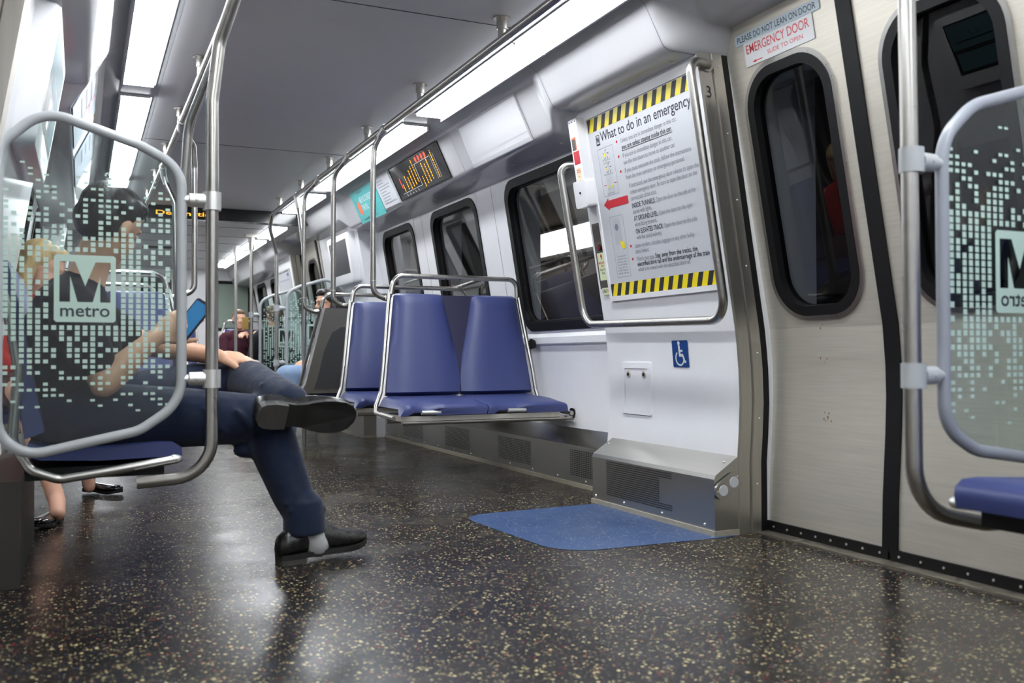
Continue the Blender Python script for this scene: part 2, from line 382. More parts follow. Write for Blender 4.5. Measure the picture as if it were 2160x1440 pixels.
def stations(side):
    S = [(-2.25, CP), (1.30, CP)]
    def go(y0, y1, a, b, n=6):
        for k in range(0 if S[-1][0] < y0-.01 else 1, n+1): S.append((y0+(y1-y0)*k/n, mixp(a, b, k/n)))
    e0, e1 = (3.67, 7.30) if side > 0 else (4.10, 7.84)
    go(1.35, 1.47, CP, CD); go(2.735, 2.80, CD, CP); go(e0, e0+.15, CP, CW, 8); go(e1, e1+.15, CW, CP, 8); go(8.70, 8.84, CP, CD, 4); go(9.98, 10.12, CD, CP, 4); go(10.9, 11.2, CP, CW, 4)
    S.append((13.95, CW)); return S
def cove_prof(y):
    for (a, pa), (b, pb) in zip(ST, ST[1:]):
        if a <= y <= b:
            f = (y-a)/(b-a); return [(p[0]+(q[0]-p[0])*f, p[1]+(q[1]-p[1])*f) for p, q in zip(pa, pb)]
for side, nm in ((1, 'trim_1'), (-1, 'trim_2')):
    ST = stations(side)
    bm = B(); loft(bm, [[(mx(x, side), y, z) for x, z in pr] for y, pr in ST])
    cove = struct(link(nm, bm, [M_COVE, M_TRIM], smooth=True)); shade(cove, 50)
    for i_, p_ in enumerate(cove.data.polygons): p_.material_index = 1 if (i_ % len(CP)) in (0, 1) and i_ < len(CP)*(len(ST)-1) else 0
    for y in ((2.80, 3.665, 4.86, 6.03, 6.9) if side > 0 else (2.80, 4.095, 5.3, 6.4)):
        bm = B(); A = cove_prof(y-.0018)[:13]; A2 = cove_prof(y+.0018)[:13]
        def off(P, d=.0009):
            out = []
            for i, p in enumerate(P):
                a, b = P[max(i-1, 0)], P[min(i+1, len(P)-1)]; t = Vector((b[0]-a[0], b[1]-a[1])).normalized(); out.append((p[0]+t.y*d, p[1]-t.x*d))
            return out
        loft(bm, [[(mx(x, side), y-.0018, z) for x, z in off(A)], [(mx(x, side), y+.0018, z) for x, z in off(A2)]], cap=False, closed=False)
        link('panel_seam', bm, M_GREY, cove)
    for y in ((2.9, 3.48, 3.95, 4.5, 5.1, 5.7, 6.3) if side > 0 else (2.9, 3.48, 3.95, 4.5, 5.1, 5.7, 6.3)):          # latches under the lip
        p = cove_prof(y)[11]; bm = B(); q = Vector((mx(p[0], side), y, p[1]))
        cyl(bm, q+Vector((0, 0, .004)), q-Vector((0, 0, .003)), .011, n=14); cyl(bm, q, q-Vector((0, 0, .005)), .006, n=10)
        link('latch', bm, M_STEEL, cove, True)

# wall shells
def panel_block(bm, y0, y1, side, T, z1, outer=2.56, z0=0.0):
    zs = [z for z, _ in T if z0 < z < z1]; zs = [z0]+zs+[z1]
    ring = [(mx(lerp_tab(T, z), side), z) for z in zs]+[(mx(outer, side), z1), (mx(outer, side), z0)]
    loft(bm, [[(x, y0, z) for x, z in ring], [(x, y1, z) for x, z in ring]])
WIN = [(3.80, 4.86), (5.26, 6.10), (6.44, 7.22)]; WINL = [(4.39, 5.17), (5.51, 6.35), (6.75, 7.70)]
WIN2 = [(11.35, 12.1), (12.4, 13.1), (13.3, 13.8)]
Z0W, Z1W = .785, 1.64
WN = 0
for side, nm in ((1, 'right'), (-1, 'left')):
    bm = B()
    e0, e1 = (3.725, 7.42) if side > 0 else (4.17, 7.89)
    WS = WIN if side > 0 else WINL
    for y0, y1 in ((-2.25, 1.44), (2.79, e0), (e1, 8.72), (10.08, 11.0)):
        panel_block(bm, y0 if side > 0 or y0 > 0 else y0, y1 if side > 0 or y1 > 2 else .75, side, PX, 1.74)
    wall = struct(link('wall_'+nm, bm, M_WHITE, smooth=True)); shade(wall, 35)
    # window bays: lower belly, sill, upper band, piers
    bm = B()
    for y0, y1, WL in ((e0, e1, WS), (11.0, 13.95, WIN2)):
        panel_block(bm, y0, y1, side, WX, Z0W, 2.56)
        panel_block(bm, y0, y1, side, WX, 1.66, 2.56, Z1W)
        e = y0
        for a, b in WL+[(y1, y1)]:
            if a-e > .001: panel_block(bm, e, a, side, WX, Z1W, lerp_tab(WX, .8)+.1, Z0W)
            e = b
    bay = link('window_bay', bm, M_WHITE, wall, True); shade(bay, 35)
    bm = B()
    for y0, y1 in ((e0, e1), (11.0, 13.95)):
        X = lerp_tab(WX, .75)
        ring = [(X-.004, .715), (X-.014, .722), (X-.016, .755), (X-.006, .778), (X+.03, .782), (X+.03, .715)]
        loft(bm, [[(mx(x, side), y, z) for x, z in ring] for y in (y0, y1)])
    link('sill', bm, M_WHITE, wall)
    bm = B()
    for y in ((5.03, 6.27) if side > 0 else (5.34, 6.55))+(12.25, 13.2):
        pts = []
        for yy in (y-.002, y+.002): pts.append([(mx(lerp_tab(WX, z)-.0012, side), yy, z) for z in (.79, 1.2, 1.65)])
        loft(bm, pts, cap=False, closed=False)
    link('panel_seam', bm, M_GREY, wall)
    for y0, y1 in WS+WIN2:
        WN += 1
        ux = Vector((0, -1, 0)) if side > 0 else Vector((0, 1, 0)); uy = Vector((-WB*side, 0, 1))
        zc = (Z0W+Z1W)/2; f = Fr((mx(WA-WB*zc, side), (y0+y1)/2, zc), ux, uy)
        W, Hh = y1-y0, (Z1W-Z0W)*1.013
        wn = new('window_%d' % WN); wn.location = f.o; struct(wn)
        bm = B(); fplate_hole(bm, f, -W/2-.004, -Hh/2-.004, W/2+.004, Hh/2+.004, W-.02, Hh-.02, .12, 0, 0, -.03, .003); link('surround', bm, M_WHITE, wn)
        bm = B(); fring(bm, f, rrect(W-.015, Hh-.015, .12), rrect(W-.10, Hh-.11, .09), -.045, .010); link('gasket', bm, M_BLACK, wn, True)
        bm = B(); fring(bm, f, rrect(W-.10, Hh-.11, .09), rrect(W-.115, Hh-.125, .085), -.04, -.010); link('inner_seal', bm, M_DARK, wn, True)
        bm = B(); fpoly(bm, f, rrect(W-.11, Hh-.12, .085), -.025); link('pane', bm, M_GLASS, wn)
# far end wall with its window and door edge
bm = B(); box(bm, (-.8, 13.7, 0), (1.68, 13.9, 1.87)); box(bm, (2.16, 13.7, 0), (2.6, 13.9, 1.87)); box(bm, (1.68, 13.7, 0), (2.16, 13.9, 1.06)); box(bm, (1.68, 13.7, 1.70), (2.16, 13.9, 1.87))
struct(link('wall_far', bm, M_WHITE))
f = Fr((1.92, 13.70, 1.38), (1, 0, 0), (0, 0, 1)); wn = struct(new('window_13')); wn.location = f.o
bm = B(); fring(bm, f, rrect(.54, .70, .05), rrect(.46, .62, .04), -.06, .012); link('gasket', bm, M_BLACK, wn)
bm = B(); fpoly(bm, f, rrect(.47, .63, .04), -.02); link('pane', bm, mat('frosted_end_glass', srgb(150, 165, 152), .15, spec=.6), wn)
f = Fr((.92, 13.698, 0), (1, 0, 0), (0, 0, 1)); dr = struct(new('door_9')); dr.location = f.o
bm = B(); fslab(bm, f, [(-.40, 0), (.40, 0), (.40, 1.80), (-.40, 1.80)], 0, .02); link('leaf', bm, M_STEELV, dr)
bm = B(); fslab(bm, f, rrect(.4, .7, .06, 8, 0, 1.4), .02, .03); link('pane', bm, M_SCREEN, dr)

# doors
DN = 0
def door_leaf(y0, y1, side, seam_at, signs=False):
    global DN
    DN += 1
    d = struct(new('door_%d' % DN)); d.location = (mx(2.33, side), (y0+y1)/2, 0)
    bm = B(); T = DX; zs = [.035]+[z for z, _ in T if .035 < z < .75]+[.75]
    ring = [(mx(lerp_tab(T, z), side), z) for z in zs]+[(mx(2.40, side), .75), (mx(2.40, side), .035)]
    loft(bm, [[(x, y, z) for x, z in ring] for y in (y0, y1)])
    ux = Vector((0, -1, 0)) if side > 0 else Vector((0, 1, 0)); uy = Vector((-DB*side, 0, 1)); k = math.sqrt(1+DB*DB)
    zc = 1.225; f = Fr((mx(DA-DB*zc, side), (y0+y1)/2, zc), ux, uy)
    s0 = f.x.dot(Vector((0, y0, 0))-Vector((0, (y0+y1)/2, 0))); hw = (y1-y0)/2
    wc = .0
    wy = seam_at+(.30 if seam_at == y0 else -.325)
    ca = f.x.y*(wy-(y0+y1)/2)
    fplate_hole(bm, f, -hw, (.75-zc)*k, hw, (1.90-zc)*k, .43, .90, .155, ca, 0, -.05, 0, 10)
    link('leaf', bm, M_STEEL, d, True)
    bm = B(); fring(bm, f, rrect(.445, .915, .162, 10, ca), rrect(.41, .88, .145, 10, ca), -.02, .007); link('window_rim', bm, M_TUBE, d, True)
    bm = B(); fring(bm, f, rrect(.412, .882, .146, 10, ca), rrect(.345, .815, .115, 10, ca), -.04, .009); link('gasket', bm, M_BLACK, d, True)
    bm = B(); fpoly(bm, f, rrect(.36, .83, .12, 10, ca), -.02); link('pane', bm, M_DGLASS, d)
    # rubber edge at the seam, kick strip with screws
    bm = B(); e0, e1 = (seam_at-.0, seam_at+.030) if seam_at == y0 else (seam_at-.030, seam_at)
    zz = [.03]+[z for z, _ in T if .03 < z < 1.90]+[1.90]
    ring = [(mx(lerp_tab(T, z)-.008, side), z) for z in zz]+[(mx(lerp_tab(T, z)+.01, side), z) for z in zz[::-1]]
    loft(bm, [[(x, y, z) for x, z in ring] for y in (e0, e1)]); link('rubber_edge', bm, M_BLACK, d, True)
    bm = B(); box(bm, (mx(2.313, side), y0+.004, .006), (mx(2.345, side), y1-.004, .042)); kick = link('kick_strip', bm, M_BLACK, d)
    bm = B(); n = 9
    for i in range(n):
        y = y0+(i+.5)*(y1-y0)/n; cyl(bm, (mx(2.313, side), y, .024), (mx(2.310, side), y, .024), .0042, n=8)
    link('screw_row', bm, M_CAST, kick)
    return d, f
SEAM = 2.211
dR, fR = door_leaf(SEAM, 2.86, 1, SEAM); dR['label'] = 'steel train door leaf with emergency signs'
door_leaf(1.46, SEAM, 1, SEAM); door_leaf(SEAM, 2.86, -1, SEAM); door_leaf(.80, SEAM, -1, SEAM)
S2 = 9.40
for sd in (1, -1): door_leaf(S2, S2+.66, sd, S2); door_leaf(S2-.66, S2, sd, S2)
def door_sign(corn, m, name, lab):
    P = [on(u, v, DA, DB) for u, v in corn]; y0, y1 = P[0].y, P[1].y; zt = (P[0].z+P[1].z)/2
    f = Fr((DA-DB*zt, y0, zt), (0, -1, 0), (-DB, 0, 1), .002)
    return f, y0-y1
f, W = door_sign([(1549, 72), (1728, 0)], None, None, None)
bm = B(); fslab(bm, f, rrect(W, .036, .006, 4, W/2, -.020), 0, .0015); s = link('warning_sign', bm, mat('pale_blue_sticker', srgb(190, 205, 214), .4), dR, False); s['label'] = 'PLEASE DO NOT LEAN ON DOOR sticker'
bm = B(); text(bm, f, 'PLEASE DO NOT LEAN ON DOOR', .014, -.030, .021, W-.03, .004, .0022); link('lettering', bm, M_INK, s)
f, W = door_sign([(1568, 88), (1713, 27)], None, None, None)
bm = B(); fslab(bm, f, rrect(W, .086, .006, 4, W/2, -.044), 0, .0015); s = link('warning_sign', bm, M_SIGN, dR); s['label'] = 'EMERGENCY DOOR sticker with red lettering'
bm = B(); text(bm, f, 'EMERGENCY DOOR', .013, -.044, .031, W-.03, .002, .0022); text(bm, f, 'SLIDE TO OPEN', .118, -.071, .014, .175, 0, .0022)
fpoly(bm, f, [(.045, -.0745), (.09, -.0745), (.09, -.0775), (.045, -.0775)], .0022); fpoly(bm, f, [(.036, -.076), (.055, -.071), (.055, -.081)], .0022); link('lettering', bm, M_REDL, s)
# stain marks on the door leaf
M_RUST = mat('rust_stain', srgb(140, 104, 64), .7)
bm = B()
for u, v, n_, sp in ((1742, 880, 9, 14), (1744, 760, 5, 8), (1732, 690, 3, 5)):
    for k in range(n_):
        p = on(u+random.gauss(0, sp*.5), v+random.gauss(0, sp), DA, DB) if v < 770 else at(u+random.gauss(0, sp*.5), v+random.gauss(0, sp), x=2.339)
        X = lerp_tab(DX, p.z)-.0008; r = random.uniform(.001, .0035)
        poly(bm, [(X, p.y+r*math.cos(a)*random.uniform(.6, 1.2), p.z+r*1.6*math.sin(a)) for a in [2*PI*i/7 for i in range(7)]])
o = link('stain', bm, M_RUST, dR); o['kind'] = 'stuff'

# door jambs, thresholds, headers
TN = 2
def jamb(ya, yb, side, num=None):                             # ya: panel edge, yb: towards the door opening
    global TN
    TN += 1
    s = 1 if yb > ya else -1
    t = struct(new('trim_%d' % TN)); t.location = (mx(2.2, side), ya, 0)
    zs = [.0, .26, .36, .48, .60, .68, .75, 1.745]
    def sheet(bm, y0, d0, y1, d1):
        loft(bm, [[(mx(lerp_tab(PX, z)+d0, side), y0, z) for z in zs], [(mx(lerp_tab(PX, z)+d1, side), y1, z) for z in zs]], cap=False, closed=False)
    bm = B(); sheet(bm, ya, -.001, ya+s*.004, -.006); sheet(bm, ya+s*.004, -.006, ya+s*.006, .004); sheet(bm, ya+s*.006, .004, ya+s*.006, .050); sheet(bm, ya+s*.006, .050, ya+s*.001, .053); link('jamb_face', bm, M_STEELV, t)
    bm = B(); sheet(bm, ya+s*.001, .053, ya+s*.012, .057); sheet(bm, ya+s*.012, .057, ya+s*.012, .098); sheet(bm, ya+s*.012, .098, ya, .100); side_s = link('jamb_side', bm, M_STEELV, t)
    bm = B(); sheet(bm, ya+s*.008, .100, ya+s*.008, .128); sheet(bm, ya+s*.008, .128, ya-s*.03, .130); link('door_seal', bm, M_BLACK, t)
    bm = B()
    for z in (.18, .42, .66, .98, 1.22, 1.46, 1.70):
        q = Vector((mx(lerp_tab(PX, z)+.080, side), ya+s*.012, z)); ball(bm, q, .0040, seg=8)
    link('rivet_row', bm, M_CAST, side_s, True)
    return t
jr = jamb(2.79, 2.70, 1); jamb(2.79, 2.70, -1); jamb(1.44, 1.52, 1)
for sd in (1, -1): jamb(8.72, 8.8, sd); jamb(10.08, 10.0, sd)
p = on(1481, 176, PA+.0, PB); f = Fr((PA-PB*1.62+.028, 2.783, 1.605), (1, 0, 0), (-PB, 0, 1), .0008)
bm = B(); text(bm, f, '3', 0, -.02, .042, .018, 0, 0, 'C'); o = link('lettering', bm, M_INK, jr); o['label'] = 'door number 3 on the steel jamb'
for i, (sd, y0, y1) in enumerate(((1, 1.42, 2.80), (-1, .75, 2.80), (1, 8.7, 10.1), (-1, 8.7, 10.1))):
    TN += 1; bm = B(); a, b = mx(2.255, sd), mx(2.33, sd); box(bm, (min(a, b), y0, -.001), (max(a, b), y1, .006)); th = struct(link('trim_%d' % TN, bm, mat('threshold_metal', (.30, .28, .23, 1), .5, metal=.9, noise=.2, nscale=50)))

# lamps in the ceiling: two rows
def lamp(x0, x1, y0, y1, z, label):
    t = thing('ceiling_light', label, 'ceiling light', ((x0+x1)/2, (y0+y1)/2, z), 'strip lights along the ceiling')
    bm = B(); box(bm, (x0, y0, z-.016), (x1, y1, z-.001)); link('diffuser', bm, M_LAMP, t)
    bm = B()
    lo = (.006, .034) if x0 > XC else (.034, .006)            # deep wall-side lip added to keep lamp light off the cove; shallow aisle side
    for (a0, b0, a1, b1, dz) in ((x0-.010, y0-.006, x0, y1+.006, lo[0]), (x1, y0-.006, x1+.010, y1+.006, lo[1]), (x0, y0-.006, x1, y0, .012), (x0, y1, x1, y1+.006, .012)):
        box(bm, (a0, b0, z-dz), (a1, b1, z-.0005))
    link('frame', bm, M_TRIM, t)
    return t
LY = [(-1.7, -.4), (-.2, .95), (1.0, 2.20), (2.23, 3.452), (3.472, 4.685), (4.91, 6.122), (6.14, 7.08), (7.28, 8.31)]
LY2 = [(8.80, 9.70), (9.88, 10.78), (10.97, 11.87), (12.05, 13.0)]
where = ['behind the camera end of the car', 'over the near standing area', 'over the near doorway', 'beside the emergency door', 'above the blank overhead panel', 'above the route display', 'above the teal advertisement', 'next to the black hanging sign']
where2 = ['just past the black hanging sign', 'second past the hanging sign', 'third past the hanging sign', 'at the far end of the car']
for sd, nm in ((1, 'right'), (-1, 'left')):
    xs = sorted((mx(1.598, sd), mx(1.732, sd)))
    for (y0, y1), wh in zip(LY, where): lamp(xs[0], xs[1], y0, y1, CZ, 'white strip light in the %s ceiling row, %s' % (nm, wh))
    for (y0, y1), wh in zip(LY2, where2): lamp(xs[0], xs[1], y0, y1, CZ2, 'white strip light in the %s ceiling row, %s' % (nm, wh))
    TN += 1; bm = B(); a, b = sorted((mx(1.565, sd), mx(1.75, sd))); box(bm, (a, -2.2, CZ-.0006), (b, 8.40, CZ+.002)); struct(link('trim_%d' % TN, bm, M_TRIM))

# hanging destination sign
t = thing('hanging_sign', 'black overhead sign across the aisle with amber dot letters', 'sign', (XC, 8.40, 1.88))
bm = B(); fslab(bm, Fr((XC, 8.41, 1.88), (1, 0, 0), (0, 0, 1)), [(-.97, -.055), (.97, -.055), (.86, .05), (-.86, .05)], -.05, .05); link('housing', bm, mat('gloss_black', (.010, .010, .011, 1), .15), t)
f = Fr((.76, 8.3595, 1.872), (1, 0, 0), (0, 0, 1)); bm = B(); frect(bm, f, -.24, -.036, .36, .036, .0004); link('screen', bm, M_SCREEN, t)
bm = B(); text(bm, f, 'Destination', -.20, -.020, .036, .50, .01, .001)
bmesh.ops.triangulate(bm, faces=bm.faces[:])
for k in range(1): pass
link('lettering', bm, M_LED, t)

# the tunnel outside the right-hand windows
bm = B(); box(bm, (3.75, -2, -1.2), (3.95, 15, 3.2)); struct(link('wall_tunnel', bm, mat('tunnel_concrete', (.20, .18, .16, 1), .9, noise=.35, nscale=3)))
for k, z in enumerate((.35, .62, .95)):
    TN += 1; bm = B(); tube(bm, [(3.70, -2, z), (3.70, 15, z)], .035, 10); struct(link('trim_%d' % TN, bm, M_DARK))
t = thing('tunnel_light', 'bright lamp on the tunnel wall seen through the nearest window', 'lamp', (3.70, 6.5, 1.0))
a_, b_ = at(1100, 540, x=3.66), at(1290, 508, x=3.66)
bm = B(); box(bm, (3.64, b_.y, a_.z-.05), (3.70, a_.y, a_.z+.15), .03); link('diffuser', bm, emitter('tunnel_lamp', (1, .93, .85, 1), 7.0), t)
bm = B(); box(bm, (3.70, b_.y-.03, a_.z-.08), (3.75, a_.y+.03, a_.z+.18)); link('housing', bm, M_DARK, t)

# ------------------------------------------------------------------ overhead rails with their stanchions
RX, RZ, RR = 1.442, 1.849, .0165
JOINTS = [5.25, 6.07, 6.93, 7.73]
def flange(bm, x, y, z0, z1):
    cyl(bm, (x, y, z0), (x, y, z1), .015, n=16)
def rail(side, label):
    X = mx(RX, side); t = thing('grab_rail', label, 'grab rail', (X, 5, RZ), 'overhead grab rails')
    path = [(X+.10, 2.36, RZ+.06), (X+.05, 2.56, RZ), (X, 2.74, RZ), (X, 7.95, RZ), (X+.01, 8.08, RZ-.06)] if side > 0 else [(X, 2.2, RZ), (X, 7.95, RZ), (X, 8.05, RZ-.1)]
    bm = B(); tube(bm, path, RR, 16, fil=.12); link('rail_tube', bm, M_RAIL, t, True)
    for y in (3.235, 4.18, 5.08, 5.96, 6.82, 7.63):
        st_ = B(); cyl(st_, (X, y, RZ), (X, y, CZ), .0155, n=16); s = link('stanchion', st_, M_RAIL, t, True)
        bm = B(); cyl(bm, (X, y, CZ-.002), (X, y, CZ-.044), .0205, n=20); cyl(bm, (X, y, CZ), (X, y, CZ-.005), .034, n=24); link('collar', bm, M_RAIL, s, True)
    return t
rail(1, 'long steel overhead rail hung beside the right row of lights')
rail(-1, 'long steel overhead rail hung beside the left row of lights')
def pole(path, label, r=.0165, fil=.09, joint=None, grp='steel grab poles', screws=None):
    t = thing('grab_pole', label, 'grab pole', path[-1], grp)
    bm = B(); tube(bm, path, r, 16, fil=fil, fn=9); link('pole_tube', bm, M_TUBE, t, True)
    if joint:
        bm = B(); a, b = Vector(joint), Vector(path[0]); d = (Vector(path[1])-b).normalized()
        tube(bm, [a-Vector((0, .022, 0)), a+Vector((0, .022, 0))], .0205, 16); tube(bm, [a, b+d*.03, b+d*.085], [.0195, .0195, .0185], 16); link('fitting', bm, M_CAST, t, True)
    if screws:
        bm = B(); s = Vector(screws); tube(bm, [s, s+Vector((0, 0, .004))], r+.0012, 16); link('joint_ring', bm, M_CAST, t, True)
    return t

# ------------------------------------------------------------------ windscreens
OUT_L = [(.086, .52), (.086, 1.21), (.20, 1.268), (.452, 1.345), (.565, 1.235), (.565, .365), (.20, .440)]
OUT_R = [(.092, .49), (.092, 1.13), (.19, 1.217), (.42, 1.285), (.545, 1.20), (.545, .385), (.19, .435)]
def windscreen(y, side, glassm, framem, label, flip=False, dots=True, pole_x=1.546, out=OUT_L, lz=.847, la=.345):
    """side +1: stands at the right wall, -1: at the left; the outline is measured from the pole outwards to the wall"""
    d = -1 if side < 0 else 1
    px = mx(pole_x, side) if side < 0 else pole_x
    def X(a): return px+d*a                                  # a = distance from pole towards the wall
    t = thing('windscreen', label, 'windscreen', (X(.3), y, .4), 'glass windscreens beside the doors')
    P = [Vector((X(a), y, z)) for a, z in out]
    bm = B(); tube(bm, P, .0145, 14, closed=True, fil=[.13, .12, .16, .11, .10, .10, .12], fn=9); link('frame', bm, framem, t, True)
    inner = fillet(P, [.13, .12, .16, .11, .10, .10, .12], 9, True)
    g = B(); poly(g, inner); gl = link('glass_pane', g, glassm, t)
    f = Fr((X(la), y-.0045, lz), (1, 0, 0), (0, 0, 1)); fl = -1 if flip else 1
    # frosted emblem plate
    w_, h_ = .160, .194; hw = w_/2
    bm = B()
    def q(pts): fpoly(bm, f, [(fl*a, b) for a, b in pts], 0)
    zt, zb = .095, -.095; mt, mb = .076, -.038; mw = .066
    q([(-hw, mt), (hw, mt), (hw, zt-.006), (hw-.006, zt), (-hw+.006, zt), (-hw, zt-.006)])
    q([(-hw, zb+.006), (-hw+.006, zb), (hw-.006, zb), (hw, zb+.006), (hw, mb), (-hw, mb)])
    q([(-hw, mb), (-mw, mb), (-mw, mt), (-hw, mt)]); q([(mw, mb), (hw, mb), (hw, mt), (mw, mt)])
    q([(-mw*.40, mt), (0, mb+.045), (mw*.40, mt)])
    q([(-mw+.027, mb), (-mw+.027, mt-.040), (-mw*.30, mb)][::1]); q([(mw-.027, mb), (mw*.30, mb), (mw-.027, mt-.040)])
    em = link('emblem', bm, M_DOT, gl)
    bm = B(); f2 = Fr(f.o+Vector((0, -.0006, 0)), (fl, 0, 0), (0, 0, 1))
    vs, fs_ = text_geo('metro', .012); x0 = min(v.x for v in vs); x1 = max(v.x for v in vs); k = .128/(x1-x0)
    V = [bm.verts.new(f.o+Vector((fl*((v.x-x0)*k-.064), -.0006, -.079+v.y*k*.98))) for v in vs]
    for qf in fs_:
        try: bm.faces.new([V[i] for i in qf])
        except ValueError: pass
    link('lettering', bm, M_DOTINK, em)
    if dots:
        bm = B(); rnd = random.Random(int(y*100)); dxs, dzs = .0200, .0158
        zlo, zhi = .50, 1.135
        for i in range(-11, 15):
            for j in range(-22, 24):
                a = la+i*dxs; z = lz+j*dzs
                if not (.115 < a < .545): continue
                if z > 1.19+(a-.30)*.10 or z < .475: continue
                if abs(i*dxs) < hw+.008 and -.103 < j*dzs < .103: continue
                tt = (z-lz+.015)
                dens = max(0, 1-abs(tt)/(.37 if tt > 0 else .38))
                pr = min(.96, .06+1.35*dens*(.72+.38*math.sin(i*1.7)*math.cos(i*.9+j*.15)))
                if rnd.random() > pr: continue
                hh = .0022+.0042*min(1, dens*1.5); ww = .0062
                c = (fl*(a-la) if flip else d*(a-la)); 
                frect(bm, f, d*(a-la)-ww, j*dzs-hh, d*(a-la)+ww, j*dzs+hh)
        dp = link('dot_print', bm, M_DOT, gl); dp['kind'] = 'stuff'
    for z in ((1.118, .588) if side < 0 else (1.075, .606)):                                   # clamps to the pole
        bm = B(); tube(bm, [(px, y, z-.027), (px, y, z+.027)], .0265, 20); tube(bm, [(X(.02), y, z), (X(.064), y, z), (X(.068), y, z), (X(.088), y, z)], [.021, .020, .013, .012], 14)
        ball(bm, (X(.045), y-.0195, z), (.005, .003, .005), seg=8); link('clamp', bm, M_CAST if side < 0 else M_FRAME, t, True)
    return t
windscreen(2.93, -1, M_CLEAR, M_FRAME, 'etched glass windscreen with metro emblem in front of seated man', False)
windscreen(1.50, 1, M_CLEARF, M_FRAMED, 'etched glass windscreen cut by right edge, emblem seen reversed', True, pole_x=1.647, out=OUT_R, lz=.842, la=.335)
windscreen(8.20, 1, M_CLEARF, M_FRAME, 'far etched glass windscreen behind the row of blue benches', True, pole_x=1.524)
windscreen(9.55, 1, M_CLEARF, M_FRAME, 'farthest etched glass windscreen, in front of man in maroon sweater', False, pole_x=1.529)
LX = mx(RX, -1)
pole([(LX, 2.56, RZ), (LX, 2.70, RZ-.02), (LX-.035, 2.86, RZ-.09), (.375, 2.93, 1.60), (.354, 2.93, 1.42), (.354, 2.93, .302), (.15, 2.965, .285)], 'thick steel pole clamped to left windscreen, foot bent under bench', .0185, [0, .1, .1, .1, .1, .16, 0])
pole([(1.632, 1.50, CZ), (1.640, 1.50, 1.2), (1.647, 1.50, .315), (1.84, 1.48, .275), (2.1, 1.47, .27)], 'steel pole clamped to right windscreen, foot bent under bench', .0185, .13)
pole([(RX+.01, 8.08, RZ-.05), (1.455, 8.12, 1.74), (1.524, 8.20, 1.55), (1.524, 8.20, .02)], 'bent steel pole at far windscreen nearest the rail end', .0165, .1)
t = pole([(1.529, 9.55, CZ2), (1.529, 9.55, 0)], 'straight steel post with ceiling socket at farthest windscreen')
bm = B(); cyl(bm, (1.529, 9.55, CZ2), (1.529, 9.55, CZ2-.15), .032, n=20); box(bm, (1.465, 9.50, CZ2-.03), (1.593, 9.60, CZ2)); link('ceiling_socket', bm, M_STEELV, t, True)
t = pole([(1.536, 10.64, CZ2), (1.536, 10.64, .0)], 'thin straight steel post rising before far blue bench'); bm = B(); cyl(bm, (1.536, 10.64, CZ2), (1.536, 10.64, CZ2-.10), .026, n=16); cyl(bm, (1.536, 10.64, CZ2), (1.536, 10.64, CZ2-.008), .045, n=16); link('ceiling_socket', bm, M_CAST, t, True)
pole([(RX, 6.99, RZ-.02), (1.455, 6.96, 1.74), (1.478, 6.90, 1.46), (1.478, 6.88, 1.32), (1.478, 6.88, .0)], 'steel pole standing behind third bench with slanted top', .0160, .15, (RX, 6.98, RZ))
pole([(LX, 3.20, RZ-.004), (LX-.005, 3.26, RZ-.02), (.43, 3.36, 1.72), (.345, 3.52, 1.48), (.325, 3.56, 1.15), (.325, 3.86, .40)], 'bent steel pole hung behind left windscreen beside seated man', .0165, .16, (LX, 3.20, RZ))

